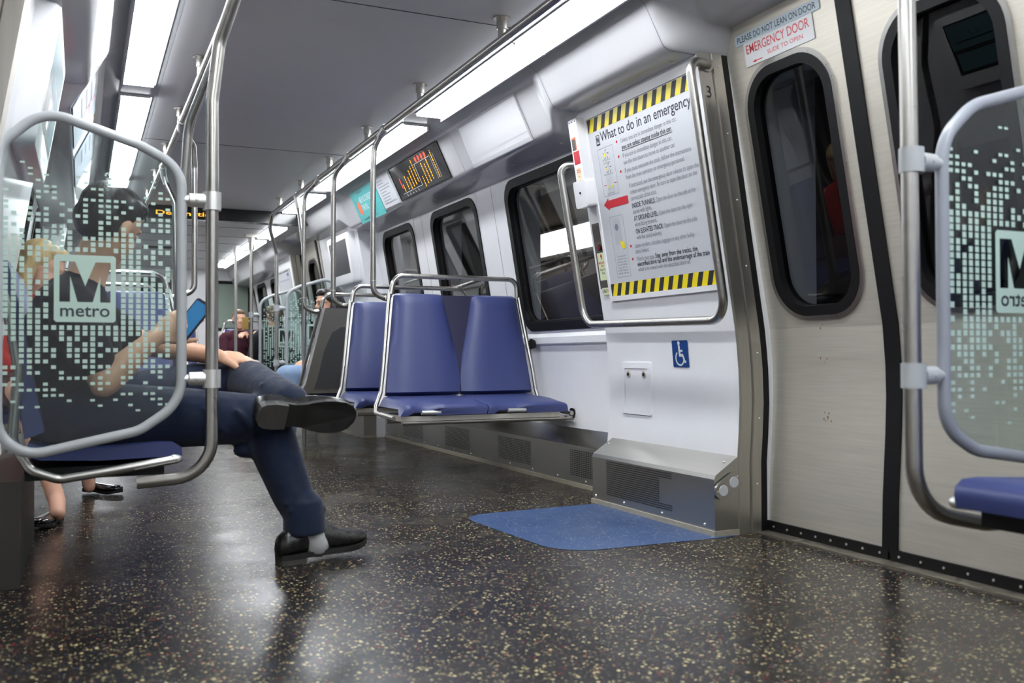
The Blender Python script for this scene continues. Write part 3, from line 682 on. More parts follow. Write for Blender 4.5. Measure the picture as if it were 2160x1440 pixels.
# ------------------------------------------------------------------ transverse benches
def bench(x_a, x_b, yb, label, facing=-1, shell_seen=False, grp='two-seat blue benches in rows'):
    """x_a aisle end, x_b wall end (at mid-height); yb back top plane; facing -1: towards the camera"""
    s = 1 if x_b > x_a else -1; W = abs(x_b-x_a)
    t = thing('transverse_bench', label, 'bench', (x_a, yb, 0), grp)
    def L(a, b, z):                                           # a 0..1 across from aisle to wall, b forward from the back
        return Vector((x_a+s*a*W, yb+facing*b, z))
    def flare(z):                                             # the bench is wider below, mostly on the aisle side
        return .105*(1-(z-.45)/.55) if z > .45 else .105+.05*min(1, (.45-z)/.08)
    def Lf(a, b, z):
        q = L(a, b, z); q.x += s*flare(z)*(-(1-a)+.22*a); return q
    # backrests: two padded cushions with slanted inner sides
    def pad(edge, name='backrest'):
        bm = B(); zs = [.455, .47, .55, .65, .75, .85, .93, .975, .990]
        front = []; back = []
        rings = []
        for i, z in enumerate(zs):
            l, r = edge(z); th = .050 if 0 < i < len(zs)-1 else .030
            lean = .20*(1-(z-.44)/.56)*.85
            lean = .17*max(0, (1.0-z)/.55); 
            if z in (.990,): l += .014; r -= .014
            n = 10; ring = []
            for k in range(n+1):
                a = l+(r-l)*k/n; e = min(k, n-k)/n; bulge = .018*min(1, e*4)*(1 if 0 < i < len(zs)-1 else .5) - (.012 if k in (0, n) else 0)
                ring.append(Lf(a, lean+th+bulge, z))
            for k in range(n, -1, -1): ring.append(Lf(l+(r-l)*k/n, lean+.012, z))
            rings.append(ring)
        loft(bm, rings); o = link(name, bm, M_BLUE, t, True); shade(o, 60); return o
    lin = lambda z, a, b, za=.60, zb=1.0: a+(b-a)*max(0, min(1, (z-za)/(zb-za)))
    pad(lambda z: (.025+ .0*z, lin(z, .497, .385)-.0))
    pad(lambda z: (lin(z, .503, .625), .985))
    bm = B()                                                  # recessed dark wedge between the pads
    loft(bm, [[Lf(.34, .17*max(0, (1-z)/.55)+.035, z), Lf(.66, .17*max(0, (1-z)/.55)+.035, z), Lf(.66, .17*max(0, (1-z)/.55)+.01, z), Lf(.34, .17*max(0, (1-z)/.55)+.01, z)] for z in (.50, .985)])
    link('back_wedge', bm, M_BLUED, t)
    # seat cushions
    def seat(a0, a1, c0, c1):
        bm = B(); rings = []
        bs = [.19, .21, .30, .42, .52, .575, .60, .607]
        for i, b in enumerate(bs):
            zt = .452-.03*(b-.19)/.41+ (.006 if .3 < b < .5 else 0); zt -= .016 if b > .60 else (.006 if b > .58 else 0)
            lo = .40 if b < .575 else .372
            n = 12; ring = []
            for k in range(n+1):
                a = a0+(a1-a0)*k/n; cut = .026 if (b > .55 and c0 < (k/n) < c1) else 0
                e = min(k, n-k)
                ring.append(Lf(a, b-cut*1.2, zt-(.008 if e == 0 else 0)-cut*.4))
            for k in range(n, -1, -1):
                a = a0+(a1-a0)*k/n; cut = .026 if (b > .55 and c0 < (k/n) < c1) else 0
                ring.append(Lf(a, b-cut*1.2, lo+cut*.5))
            rings.append(ring)
        loft(bm, rings); o = link('seat_cushion', bm, M_BLUE, t, True); shade(o, 60)
    seat(.02, .497, .12, .36); seat(.503, .985, .12, .42)
    # frame tubes: loop at each end and the grab bar over the back
    for a, nm in ((-.012, 'end_frame'), (1.012, 'end_frame')):
        bm = B(); path = [Lf(a, .03, 1.0), Lf(a, .06, .90), Lf(a, .17, .60), Lf(a, .205, .47), Lf(a, .235, .405), Lf(a, .30, .372), Lf(a, .60, .362)]
        tube(bm, path, .0110, 12, fil=.06); link(nm, bm, M_TUBE, t, True)
    bm = B(); g0 = Lf(.0, .035, .985); g1 = Lf(1.0, .035, .985)
    tube(bm, [g0, Lf(.0, .03, 1.085), Lf(1.0, .03, 1.085), g1], .0135, 14, fil=.075, fn=9); link('grab_bar', bm, M_TUBE, t, True)
    # steel shell behind, its recesses laid on as patches with shade put into the steel colour
    bm = B(); sh = []
    for z in (.40, .47, .60, .75, .90, .965, .985):
        b0 = .17*max(0, (1-z)/.55)
        sh.append([Lf(.0, b0+.012, z), Lf(1.0, b0+.012, z), Lf(1.0, b0-.02, z), Lf(.985, b0-.035, z), Lf(.015, b0-.035, z), Lf(0, b0-.02, z)])
    loft(bm, sh); shell = link('back_shell', bm, mat('shell_steel', (.60, .59, .57, 1), .32, metal=.8, noise=.05, nscale=12, stretch=(12, 12, .3)), t, True)
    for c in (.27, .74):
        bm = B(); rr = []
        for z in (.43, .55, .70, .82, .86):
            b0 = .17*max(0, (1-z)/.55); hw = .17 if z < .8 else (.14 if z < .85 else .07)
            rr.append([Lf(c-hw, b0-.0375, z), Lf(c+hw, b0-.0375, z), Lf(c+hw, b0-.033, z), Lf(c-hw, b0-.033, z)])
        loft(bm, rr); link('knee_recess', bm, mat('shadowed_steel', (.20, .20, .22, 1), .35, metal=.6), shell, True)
    # under-frame
    bm = B(); obox(bm, (Lf(.5, .36, .355)), Lf(.96, .36, .355)-Lf(.5, .36, .355), Vector((0, .20, 0)), Vector((0, 0, .012))); 
    link('seat_pan', bm, M_STEEL, t)
    bm = B(); tube(bm, [Lf(.05, .545, .335), Lf(1.05, .545, .335)], .012, 10); tube(bm, [Lf(.05, .30, .33), Lf(1.05, .30, .33)], .012, 10); link('support_beam', bm, M_STEELV, t, True)
    for c in (.135, .63):
        bm = B(); tube(bm, [Lf(c, .585, .384), Lf(c+.105, .585, .384)], .011, 10); link('edge_grip', bm, M_CAST, t, True)
    for a_, b_, z_ in ((1.045, .54, .355), (1.045, .25, .35), (1.03, .14, .72)):
        bm = B(); c = Lf(a_, b_, z_); tube(bm, [c, c+Vector((.020*s, 0, 0))], [.030, .024], 16); link('wall_bumper', bm, M_BLACK, t, True)
    return t
XA, XB = 1.499, 2.234
bench(XA, XB, 4.85, 'blue two-seat bench nearest the wheelchair bay, facing the camera')
bench(XA, XB, 5.65, 'second blue bench from the wheelchair bay, behind the nearest one')
bench(XA, XB, 6.38, 'bench seen from its steel back shell, beside the dark-haired passenger', facing=1)
for yj, yb, wh in ((4.745, 4.85, 'nearest blue bench'), (5.485, 5.65, 'second blue bench'), (6.262, 6.42, 'steel-backed third bench')):
    X0 = .2904*yb if yb < 5 else (.24617*yb if yb < 6 else .2145*yb)
    pole([(RX, yj, RZ-.004), (RX-.004, yj+.06, RZ-.020), (X0+.004, yb-.01, RZ-.085), (X0, yb, RZ-.20), (X0, yb, .99), (X0+.07, yb, .962), (XA-.02, yb-.03 if yb < 6 else yb, .965)], 'steel pole from overhead rail to corner of %s' % wh, .0150, [0, .06, .09, .10, .06, .05, 0], (RX, yj, RZ), screws=(X0, yb, 1.055))
# left side benches
XAL, XBL = mx(XA, -1), mx(XB, -1)
bench(XAL, XBL, 5.18, 'blue left bench under the blond woman, behind the windscreen')
bench(XAL, XBL, 6.05, 'blue left bench farther back, seen through the windscreen')
pole([(LX, 5.02, RZ-.004), (LX+.004, 5.08, RZ-.02), (.53, 5.15, RZ-.085), (.538, 5.18, RZ-.2), (.538, 5.18, 1.0), (.43, 5.18, .965)], 'steel pole on left rail ending in hook beside big pole', .0150, .055, (LX, 5.02, RZ))
pole([(LX, 6.3, RZ-.02), (.48, 6.3, 1.76), (.53, 6.25, 1.63), (.54, 6.25, .8)], 'thin distant steel pole on left rail', .0155, .06, (LX, 6.25, RZ))
bf = bench(.50, 1.20, 11.50, 'far blue bench across the car before the man in maroon', grp='far blue benches')
bm = B(); box(bm, (.78, 11.05, 0), (.92, 11.30, .345)); link('pedestal', bm, M_STEELV, bf)
bench(1.52, 2.14, 11.50, 'far blue bench where man in maroon sweater sits', grp='far blue benches')

# longitudinal benches beside the windscreens
def long_bench(side, y0, y1, label):
    t = thing('side_bench', label, 'bench', (mx(2.2, side), (y0+y1)/2, 0), 'side benches along the wall')
    d = -1 if side > 0 else 1
    X = lambda a: mx(2.30, side)+d*(a*.985+.155)                            # a = distance out from the wall
    n = max(1, round((y1-y0)/.48)); e = (y1-y0)/n
    for i in range(n):
        ya, yb = y0+i*e+.006, y0+(i+1)*e-.006
        prof = [(.10, .375), (.11, .41), (.16, .395), (.30, .388), (.46, .398), (.505, .396), (.527, .382), (.530, .362), (.522, .338), (.505, .338), (.50, .356), (.30, .352), (.14, .360)]
        bm = B(); loft(bm, [[(X(a), y, z) for a, z in prof] for y in (ya, ya+.012, yb-.012, yb)]); o = link('seat_cushion', bm, M_BLUED if False else M_BLUE, t, True); shade(o, 60)
        prof = [(.10, .42), (.15, .44), (.115, .62), (.085, .80), (.055, .93), (.03, .945), (.01, .93), (.06, .70)]
        bm = B(); loft(bm, [[(X(a), y, z) for a, z in prof] for y in (ya, yb)]); o = link('backrest', bm, M_BLUE, t, True); shade(o, 60)
    for y in (y0-.004, y1+.004):
        bm = B(); tube(bm, [(X(.0), y, .98), (X(.055), y, .80), (X(.085), y, .62), (X(.07), y, .42), (X(.115), y, .335), (X(.19), y, .305), (X(.35), y, .325), (X(.515), y, .348)], [.014]*99, 12, fil=.05); link('end_frame', bm, M_TUBE, t, True)
        bm = B(); ball(bm, (X(.508), y, .348), (.022, .014, .014), seg=12); link('end_cap', bm, M_CAST, t, True)
    bm = B(); box(bm, (min(X(.10), X(.48)), y0+.03, .300), (max(X(.10), X(.48)), y1-.03, .335)); link('seat_pan', bm, M_DARK, t)
    if side < 0: bm = B(); box(bm, (min(X(-.02), X(.09)), y0+.02, 0), (max(X(-.02), X(.09)), y1-.02, .302)); link('support_box', bm, mat('dark_brown_panel', (.030, .025, .021, 1), .5), t)
    return t
long_bench(-1, 2.99, 3.92, 'blue side bench along left wall carrying the man with crossed legs')
long_bench(1, -.35, 1.385, 'blue side bench end cut off by right picture edge')
long_bench(1, 7.26, 8.12, 'side bench carrying the dark-haired passenger in light jeans')

# ------------------------------------------------------------------ heater covers
def heater(side, y0, y1, label, lit=False):
    t = thing('heater_cover', label, 'heater cover', (mx(2.1, side), (y0+y1)/2, 0), 'stainless heater covers')
    bm = B(); ring = [(2.075, .018), (2.072, .205), (2.078, .220), (2.092, .229), (2.178, .284), (2.178, .018)]
    loft(bm, [[(mx(x, side), y, z) for x, z in ring] for y in (y0, y1)]); body = link('casing', bm, M_HEAT, t, True); shade(body, 20)
    bm = B(); box(bm, (mx(2.068, side), y0-.006, 0), (mx(2.178, side), y1+.004, .020)); link('base_strip', bm, mat('caulk_strip', (.50, .46, .36, 1), .5, metal=.4, noise=.15, nscale=30), t)
    bm = B()
    ya, yb = y1-.13, y1-.62; nz, ny = 17, 62
    for j in range(nz):
        z = .052+j*.0088
        for i in range(ny):
            y = ya-(ya-yb)*i/(ny-1)
            if i > 50 and 2 < j < 14: continue
            X = mx(2.0735-.0005-.003*(z/.2), side)
            poly(bm, [(X, y-.0026, z), (X, y+.0026, z), (X, y+.0026, z+.0046), (X, y-.0026, z+.0046)])
    g = link('grille_holes', bm, M_DARK, body); g['kind'] = 'stuff'
    bm = B()
    for y in (y1-.03, (y0*.3+y1*.7), (y0*.62+y1*.38), y0+.06): ball(bm, (mx(2.0735, side), y, .036), .0055, seg=8)
    for y in (y0+.03, y1-.03): ball(bm, (mx(2.14, side), y, .262), .005, seg=8)
    link('screw_row', bm, M_CAST, body, True)
    if lit:
        f = Fr((mx(2.125, side), y0-.0045, .180), (.86, 0, .51), (-.51, 0, .86))
        bm = B(); fslab(bm, f, rrect(.122, .066, .0325, 10), 0, .011); pl = link('step_light', bm, M_TUBE, t); shade(pl, 30)
        for c in (-.027, .027):
            bm = B(); q = f.p(c, 0, .0105); tube(bm, [q, q+f.n*.002], [.021, .019], 20); ring_ = link('lamp_lens', bm, mat('clear_lens', (.62, .64, .66, 1), .15, spec=.8), pl, True)
            bm = B()
            for k in range(6): q2 = q+f.n*.0035+(f.x*math.cos(k*PI/3)+f.y*math.sin(k*PI/3))*.009; ball(bm, q2, .003, seg=6)
        bm = B()
        for c in (-.05, .05): ball(bm, f.p(c, .010, .011), .003, seg=6)
        link('screw_row', bm, M_STEEL, pl, True)
    return t
heater(1, 2.785, 3.675, 'brushed steel heater cover with step light by emergency door', True)
heater(1, 7.415, 8.7, 'brushed steel heater cover farther on, past the blue benches')
def skirting(side, y0, y1, name):
    bm = B(); ring = [(2.255, .018), (2.252, .205), (2.260, .226), (2.302, .285), (2.40, .285), (2.40, .018)]
    loft(bm, [[(mx(x, side), y, z) for x, z in ring] for y in (y0, y1)]); o = struct(link(name, bm, M_HEAT, smooth=True)); shade(o, 20)
    bm = B(); box(bm, (mx(2.247, side), y0, 0), (mx(2.29, side), y1, .020)); link('base_strip', bm, MATS['caulk_strip'], o)
    bm = B()
    y = y0+.1
    while y < y1-.5:
        for j in range(14):
            z = .055+j*.0095; X = mx(2.2525-.003*(z/.2), side)
            for i in range(24): poly(bm, [(X, y+i*.0185, z), (X, y+i*.0185+.012, z), (X, y+i*.0185+.012, z+.0038), (X, y+i*.0185, z+.0038)])
        y += .9
    g = link('grille_holes', bm, M_DARK, o); g['kind'] = 'stuff'
    bm = B(); y = y0+.08
    while y < y1: ball(bm, (mx(2.253, side), y, .036), .005, seg=8); y += .30
    link('screw_row', bm, M_CAST, o, True)
skirting(1, 3.68, 7.41, 'baseboard_right'); skirting(-1, 4.16, 7.9, 'baseboard_left')

# ------------------------------------------------------------------ things on the right panel beside the door
def pframe(y, z, off=.0, side=1):
    return Fr((mx(PA-PB*z, side), y, z), (0, -1 if side > 0 else 1, 0), (-PB*side, 0, 1), off)
YL, YR, ZT, ZB = 3.612, 2.835, 1.692, .912
W, Hh = YL-YR, (ZT-ZB)*math.sqrt(1+PB*PB)
t = thing('emergency_poster', 'white emergency instructions poster with yellow and black hazard bands', 'poster', (2.02, 3.22, 1.3))
f = pframe(YL, ZT, .002)
bm = B(); fslab(bm, f, [(0, -Hh), (W, -Hh), (W, 0), (0, 0)], 0, .004); sheet = link('sheet', bm, M_PAPER, t)
bm = B(); fring(bm, f, [(-.012, -Hh-.016), (W+.02, -Hh-.016), (W+.02, .010), (-.012, .010)], [(.004, -Hh+.004), (W-.004, -Hh+.004), (W-.004, -.004), (.004, -.004)], 0, .010); link('frame', bm, M_WHITE, t)
f = f.up(.0046)
def bands(z0, z1):
    by, bk = B(), B(); h = z1-z0; step = .0655; a = .004; frect(by, f, .004, z0, W-.004, z1)
    x = -.02
    while x < W:
        q = [(x, z0), (x+step*.46, z0), (x+step*.46+h*.45, z1), (x+h*.45, z1)]
        q = [(min(max(p_[0], .004), W-.004), p_[1]) for p_ in q]
        fpoly(bk, f, q, .0004) if q[1][0]-q[0][0] > .003 or q[2][0]-q[3][0] > .003 else None
        x += step
    link('hazard_band', by, M_YELLOW, t); link('hazard_stripes', bk, mat('stripe_black', (.02, .02, .025, 1), .4), t)
bands(-Hh*.082, -Hh*.010); bands(-Hh*.993, -Hh*.925)
K = B(); G = B(); R_ = B(); TZ = .0004
def T(bm, s, sx, tt, h, wd, bold=0):
    q = B(); text(q, f, s, sx*W, -tt*Hh, h, wd*W, bold, TZ); link('lettering', q, M_INK if bm is K else M_GREY, t)
T(K, 'What to do in an emergency', .125, .150, .042, .85, .006)
T(G, 'Unless you are in immediate danger in this car,', .325, .196, .019, .52); T(K, 'you are safest staying inside this car.', .325, .232, .020, .47, .012)
U_ = B(); frect(U_, f, .325*W, -.240*Hh, .795*W, -.237*Hh, TZ); link('underline', U_, M_INK, t)
T(G, 'If you are in immediate danger in this car,', .325, .275, .019, .46); T(G, 'use the end doors to move to another car.', .325, .311, .019, .48)
T(G, 'If you must evacuate the train, follow the instructions', .325, .354, .019, .60); T(G, 'from the train operator or emergency personnel.', .325, .390, .019, .54)
T(G, 'If instructed, use the emergency door release to open the', .345, .437, .019, .62); T(G, 'center emergency door. Be sure to open the door on the', .345, .471, .019, .60); T(G, 'correct side of the train.', .345, .505, .019, .245)
T(K, 'INSIDE TUNNELS:', .345, .545, .020, .22, .012); T(G, 'Open the door on the side of the', .575, .545, .019, .34); T(G, 'tunnel with lights.', .345, .575, .019, .18)
T(K, 'AT GROUND LEVEL:', .345, .613, .020, .23, .012); T(G, 'Open the door on the right', .585, .613, .019, .29); T(G, 'when facing forward.', .345, .643, .019, .21)
T(K, 'ON ELEVATED TRACK:', .345, .681, .020, .26, .012); T(G, 'Open the door on the side', .615, .681, .019, .28); T(G, 'with the raised walkway.', .345, .711, .019, .24)
T(G, 'Leave strollers, bicycles, luggage or any other bulky', .315, .752, .018, .54); T(G, 'items behind.', .315, .782, .018, .13)
T(G, 'Watch your step.', .315, .822, .018, .17); T(K, 'Stay away from the tracks, the', .495, .822, .019, .37, .012)
T(K, 'electrified third rail and the undercarriage of the train', .315, .850, .019, .64, .012); T(G, 'which is in contact with the electrified third rail.', .315, .878, .018, .48)
for sx, tts in ((.283, (.192, .271, .350)), (.275, (.748, .818))):
    for tt in tts:
        q = B(); fpoly(q, f, [(sx*W+.006*math.cos(a), -tt*Hh+.008+.006*math.sin(a)) for a in [2*PI*i/12 for i in range(12)]], TZ); link('bullet', q, M_RED, t)
q = B(); fpoly(q, f, [(.06*W, -.488*Hh), (.115*W, -.455*Hh), (.115*W, -.470*Hh), (.315*W, -.470*Hh), (.315*W, -.512*Hh), (.115*W, -.512*Hh), (.115*W, -.525*Hh)], TZ); link('arrow', q, M_RED, t)
# little emblem, the two picture boxes and their drawings
q = B(); frect(q, f, .075*W, -.165*Hh, .115*W, -.108*Hh, TZ); link('emblem_plate', q, M_INK, t)
def outline(bm, a0, b0, a1, b1, w_=.0016):
    for q in ((a0, b0, a1, b0+w_), (a0, b1-w_, a1, b1), (a0, b0, a0+w_, b1), (a1-w_, b0, a1, b1)): frect(bm, f, *q, TZ)
for q_ in ((.075, -.445, .235, -.185), (.095, -.895, .235, -.560)):
    q = B(); outline(q, q_[0]*W, q_[1]*Hh, q_[2]*W, q_[3]*Hh); link('picture_frame', q, M_GREY, t)
Wh = B(); frect(Wh, f, .079*W, -.155*Hh, .111*W, -.112*Hh, TZ*2); Kk = B(); fpoly(Kk, f, [(.082*W, -.15*Hh), (.088*W, -.15*Hh), (.095*W, -.135*Hh), (.102*W, -.15*Hh), (.108*W, -.15*Hh), (.108*W, -.117*Hh), (.101*W, -.117*Hh), (.095*W, -.130*Hh), (.089*W, -.117*Hh), (.082*W, -.117*Hh)], TZ*3)
M_PGREY = mat('pale_grey_ink', (.45, .47, .52, 1), .5)
for c, b in ((.155, -.225), (.165, -.300)):
    q = B()
    for k in range(5): a = k*1.3; fpoly(q, f, [(c*W+.022*math.cos(a), b*Hh+.022*math.sin(a)), (c*W+.024*math.cos(a+.25), b*Hh+.024*math.sin(a+.25)), (c*W+.008*math.cos(a+1), b*Hh+.008*math.sin(a+1))], TZ)
    dq = link('drawing', q, M_GREY, t); q = B(); fpoly(q, f, [(c*W-.02, b*Hh-.004), (c*W-.008, b*Hh+.01), (c*W-.004, b*Hh-.008)], TZ*2); link('yellow_mark', q, M_YELLOW, dq)
for s_, c, b in (('Do not open the', .155, -.258), ('exterior doors', .155, -.272), ('Follow instructions', .155, -.335), ('Leave belongings', .155, -.437)): q = B(); text(q, f, s_, c*W, b*Hh, .008, None, 0, TZ, 'C'); link('lettering', q, M_GREY, t)
for c in (.125, .165):
    q = B(); outline(q, c*W, -.42*Hh, (c+.03)*W, -.35*Hh); frect(q, f, (c+.004)*W, -.418*Hh, (c+.026)*W, -.395*Hh, TZ); dq = link('drawing', q, M_PGREY, t)
    q = B(); fpoly(q, f, [((c+.008)*W, -.405*Hh), ((c+.022)*W, -.405*Hh), ((c+.015)*W, -.385*Hh)], TZ*2); link('yellow_mark', q, M_YELLOW, dq)
for a_ in (.095, .202): q = B(); frect(q, f, a_*W, -.387*Hh, (a_+.023)*W, -.383*Hh, TZ); link('red_dash', q, M_RED, t)
q = B(); frect(q, f, .125*W, -.715*Hh, .195*W, -.580*Hh, TZ); outline(q, .125*W, -.765*Hh, .195*W, -.575*Hh); dq = link('drawing', q, M_PGREY, t)
q = B(); fpoly(q, f, [(.158*W+.015*math.cos(a), -.622*Hh+.015*math.sin(a)) for a in [2*PI*i/14 for i in range(14)]], TZ*2); link('speaker_mark', q, M_GREY, dq)
q = B(); fpoly(q, f, [(.175*W, -.70*Hh), (.215*W, -.705*Hh), (.22*W, -.74*Hh), (.195*W, -.745*Hh), (.178*W, -.725*Hh)], TZ*2); link('yellow_mark', q, M_YELLOW, dq)
for i, s_ in enumerate(('To contact train', 'operator in the', 'intercom, press', 'the red button', 'once, do not', 'hold down', 'while talking')):
    q = B(); text(q, f, s_, .165*W, (-.785-.0155*i)*Hh, .008, .10*W, 0, TZ, 'C'); link('lettering', q, M_GREY, t)
R_.free(); K.free(); G.free(); link('emblem_plate', Wh, M_PAPER, t); link('emblem', Kk, M_INK, t)

# rectangular grab bar round the poster
t = thing('grab_bar_loop', 'bent steel grab bar framing the emergency poster', 'grab bar', (2.0, 3.25, .8))
def lb(y, z, o): return Vector((PA-PB*z-o, y, z))
bm = B(); tube(bm, [lb(3.718, 1.515, .0), lb(3.765, 1.515, .088), lb(3.750, .795, .088), lb(2.722, .778, .088), lb(2.727, 1.690, .088), Vector((PA-PB*1.70+.028, 2.775, 1.70)), Vector((PA-PB*1.70+.034, 2.784, 1.70))], .0165, 16, fil=[0, .062, .085, .085, .055, 0, 0], fn=9); link('bar_tube', bm, M_TUBE, t, True)
bm = B(); q = Vector((PA-PB*1.70+.034, 2.784, 1.70)); cyl(bm, q, q-Vector((0, .006, 0)), .024, n=20); link('mount', bm, M_TUBE, t, True)

# emergency door release box and intercom
t = thing('door_release_box', 'white box with red square and orange slot left of poster', 'door release', (2.0, 3.64, 1.5))
f = pframe(3.705, 1.705, .0); k = math.sqrt(1+PB*PB)
bm = B(); fslab(bm, f, rrect(.072, .28, .006, 3, .046, -.14), 0, .052); fslab(bm, f, rrect(.105, .120, .012, 4, .044, -.330), 0, .062); o = link('case', bm, M_WHITE, t, True); shade(o, 30)
bm = B(); fslab(bm, f, [(.020, -.275), (.082, -.275), (.095, -.31), (-.005, -.31)], 0, .055); link('shoulder', bm, M_WHITE, t)
g = f.up(.0525)
bm = B(); frect(bm, g, .020, -.135, .058, -.078); o = link('slot_rim', bm, M_ORANGE, t)
bm = B(); frect(bm, g, .020, -.135, .050, -.086, .0004); link('slot', bm, mat('slot_brown', (.08, .06, .045, 1), .3), t)
bm = B(); frect(bm, g, .020, -.198, .072, -.140); link('red_square', bm, M_RED, t)
bm = B(); frect(bm, g, .026, -.285, .066, -.213, .0004); stk = link('sticker', bm, M_PEACH, t)
bm = B(); text(bm, g, 'EMERGENCY', .046, -.226, .006, .032, .01, .001, 'C'); text(bm, g, 'RELEASE', .046, -.235, .006, .03, .01, .001, 'C'); text(bm, g, 'LIFT', .046, -.256, .006, .014, .01, .001, 'C'); text(bm, g, 'TO OPEN', .046, -.272, .006, .02, .01, .001, 'C'); link('lettering', bm, M_RED, stk)
bm = B(); cyl(bm, f.p(.048, -.325, .061), f.p(.048, -.325, .066), .005, n=10)
for a in (.022, .046, .07): cyl(bm, f.p(a, -.012, .05), f.p(a, -.012, .0535), .0025, n=8)
link('screw_row', bm, M_INK, t)
t = thing('intercom', 'grey speaker grille strip with red call button and pale stickers', 'intercom', (2.08, 3.6, 1.1))
f = pframe(3.708, 1.30, .001)
bm = B(); fslab(bm, f, [(.006, -.35), (.088, -.35), (.088, -.055), (.006, -.055)], 0, .004); link('plate', bm, mat('taupe_plate', (.14, .125, .11, 1), .4, metal=.6), t)
bm = B(); cyl(bm, f.p(.055, -.165, .003), f.p(.055, -.165, .010), .014, n=18); link('button_rim', bm, M_DARK, t, True)
bm = B(); cyl(bm, f.p(.055, -.165, .009), f.p(.055, -.165, .013), .010, n=18); link('call_button', bm, mat('button_red', srgb(120, 20, 20), .3), t, True)
bm = B()
for i in range(10):
    for j in range(6): frect(bm, f, .016+j*.011, -.072-i*.007, .021+j*.011, -.069-i*.007, .0045)
link('speaker_holes', bm, M_DARK, t)
bm = B(); frect(bm, f, .018, -.312, .086, -.188, .005); stk = link('sticker', bm, M_LUM, t)
bm = B(); text(bm, f, 'EMERGENCY', .052, -.238, .010, .060, .01, .0055, 'C'); text(bm, f, 'ONLY', .052, -.252, .010, .026, .01, .0055, 'C'); fpoly(bm, f, [(.052, -.193), (.062, -.206), (.042, -.206)], .0055); frect(bm, f, .0485, -.218, .0555, -.206, .0055); link('lettering', bm, M_RED, stk)
bm = B(); text(bm, f, 'PUSH TO', .052, -.270, .010, .046, .01, .0055, 'C'); text(bm, f, 'TALK', .052, -.285, .010, .026, .01, .0055, 'C'); link('lettering', bm, M_INK, stk)
bm = B(); frect(bm, f, .020, -.378, .090, -.346, .0056); stk = link('sticker', bm, M_LUM, t)
bm = B(); text(bm, f, 'CAR#', .022, -.368, .015, .034, .01, .006); link('lettering', bm, M_INK, stk)
bm = B(); text(bm, f, '7746', .058, -.368, .015, .030, .01, .006); link('lettering', bm, M_RED, stk)
# wheelchair sign
t = thing('access_sign', 'small blue sticker with white wheelchair symbol below grab bar', 'sign', (2.19, 3.15, .66))
f = Fr((2.1855, 3.150, .660), (0, -1, 0), (-.09, 0, 1), .0025)
bm = B(); fslab(bm, f, rrect(.108, .108, .006, 4), 0, .0012); pl = link('plate', bm, M_SIGNB, t)
bm = B(); zz = .0018
fpoly(bm, f, [(-.006+.0085*math.cos(a), .043+.0085*math.sin(a)) for a in [2*PI*i/16 for i in range(16)]], zz)
def stroke(p, q, w_):
    p, q = Vector(p), Vector(q); d = (q-p).normalized(); n_ = Vector((-d.y, d.x))*w_/2
    fpoly(bm, f, [tuple(p-n_), tuple(q-n_), tuple(q+n_), tuple(p+n_)], zz)
stroke((-.005, .034), (-.003, -.006), .012); stroke((-.006, .012), (.018, .012), .008); stroke((-.008, -.006), (.020, -.006), .011); stroke((.016, -.004), (.030, -.034), .010); stroke((.026, -.034), (.038, -.030), .008)
for i in range(22):
    a0, a1 = [math.radians(125+i*10.2), math.radians(125+(i+1)*10.2)][0:2]
    c = (-.004, -.018)
    fpoly(bm, f, [(c[0]+r*math.cos(a), c[1]+r*math.sin(a)) for a, r in ((a0, .024), (a1, .024), (a1, .031), (a0, .031))], zz)
link('wheelchair_symbol', bm, M_SIGN, pl)
# access hatch
t = thing('access_hatch', 'white lift-off hatch with two round locks in lower panel', 'hatch', (2.19, 3.48, .52))
f = Fr((2.1935, 3.487, .512), (0, -1, 0), (-.0, 0, 1), .0)
bm = B(); fring(bm, f, rrect(.235, .225, .006, 3), rrect(.185, .185, .004, 3, 0, -.006), 0, .010); link('frame', bm, M_WHITE, t)
bm = B(); fslab(bm, f, rrect(.180, .180, .004, 3, 0, -.006), 0, .006); link('cover', bm, M_WHITE, t)
for c in (-.062, .062):
    bm = B(); tube(bm, [f.p(c, .060, .005), f.p(c, .060, .010)], [.0165, .0155], 18); l_ = link('lock', bm, M_STEEL, t, True)
    bm = B(); tube(bm, [f.p(c, .060, .010), f.p(c, .060, .0112)], .008, 12); link('keyhole', bm, M_DARK, l_)

# ------------------------------------------------------------------ overhead panels on the window cove
def cframe(y, side=1):
    a, b = Vector(CW[3]), Vector(CW[6]); d = (a-b).normalized()
    return Fr((mx(b.x, side), y, b.y), (0, -1 if side > 0 else 1, 0), (d.x*side, 0, d.y), .002), (a-b).length
t = thing('blank_card_frame', 'empty glossy white card holder on the cove above nearest window', 'card holder', (1.93, 4.3, 1.8))
f, Lc = cframe(4.71); W = .71
bm = B(); fslab(bm, f, [(0, -.005), (W, -.005), (W, Lc+.004), (0, Lc+.004)], 0, .004); link('cover', bm, mat('gloss_white_card', (.66, .66, .68, 1), .14, coat=.5), t)
bm = B(); fring(bm, f, [(-.004, -.016), (W+.006, -.016), (W+.006, Lc+.008), (-.004, Lc+.008)], [(.002, .004), (W-.002, .004), (W-.002, Lc-.002), (.002, Lc-.002)], 0, .007); link('frame', bm, M_COVE, t)
bm = B(); frect(bm, f, W+.006, -.016, W+.009, Lc+.010, .007); frect(bm, f, -.004, Lc+.008, W+.009, Lc+.011, .007); frect(bm, f, 0, -.019, W+.008, -.015, .007); link('edge_gap', bm, M_GREY, t)
bm = B(); frect(bm, f, .03, Lc-.030, W-.01, Lc-.028, .0045); frect(bm, f, .03, .032, W-.01, .034, .0045); link('card_edge', bm, mat('card_line', (.5, .5, .52, 1), .4), t)

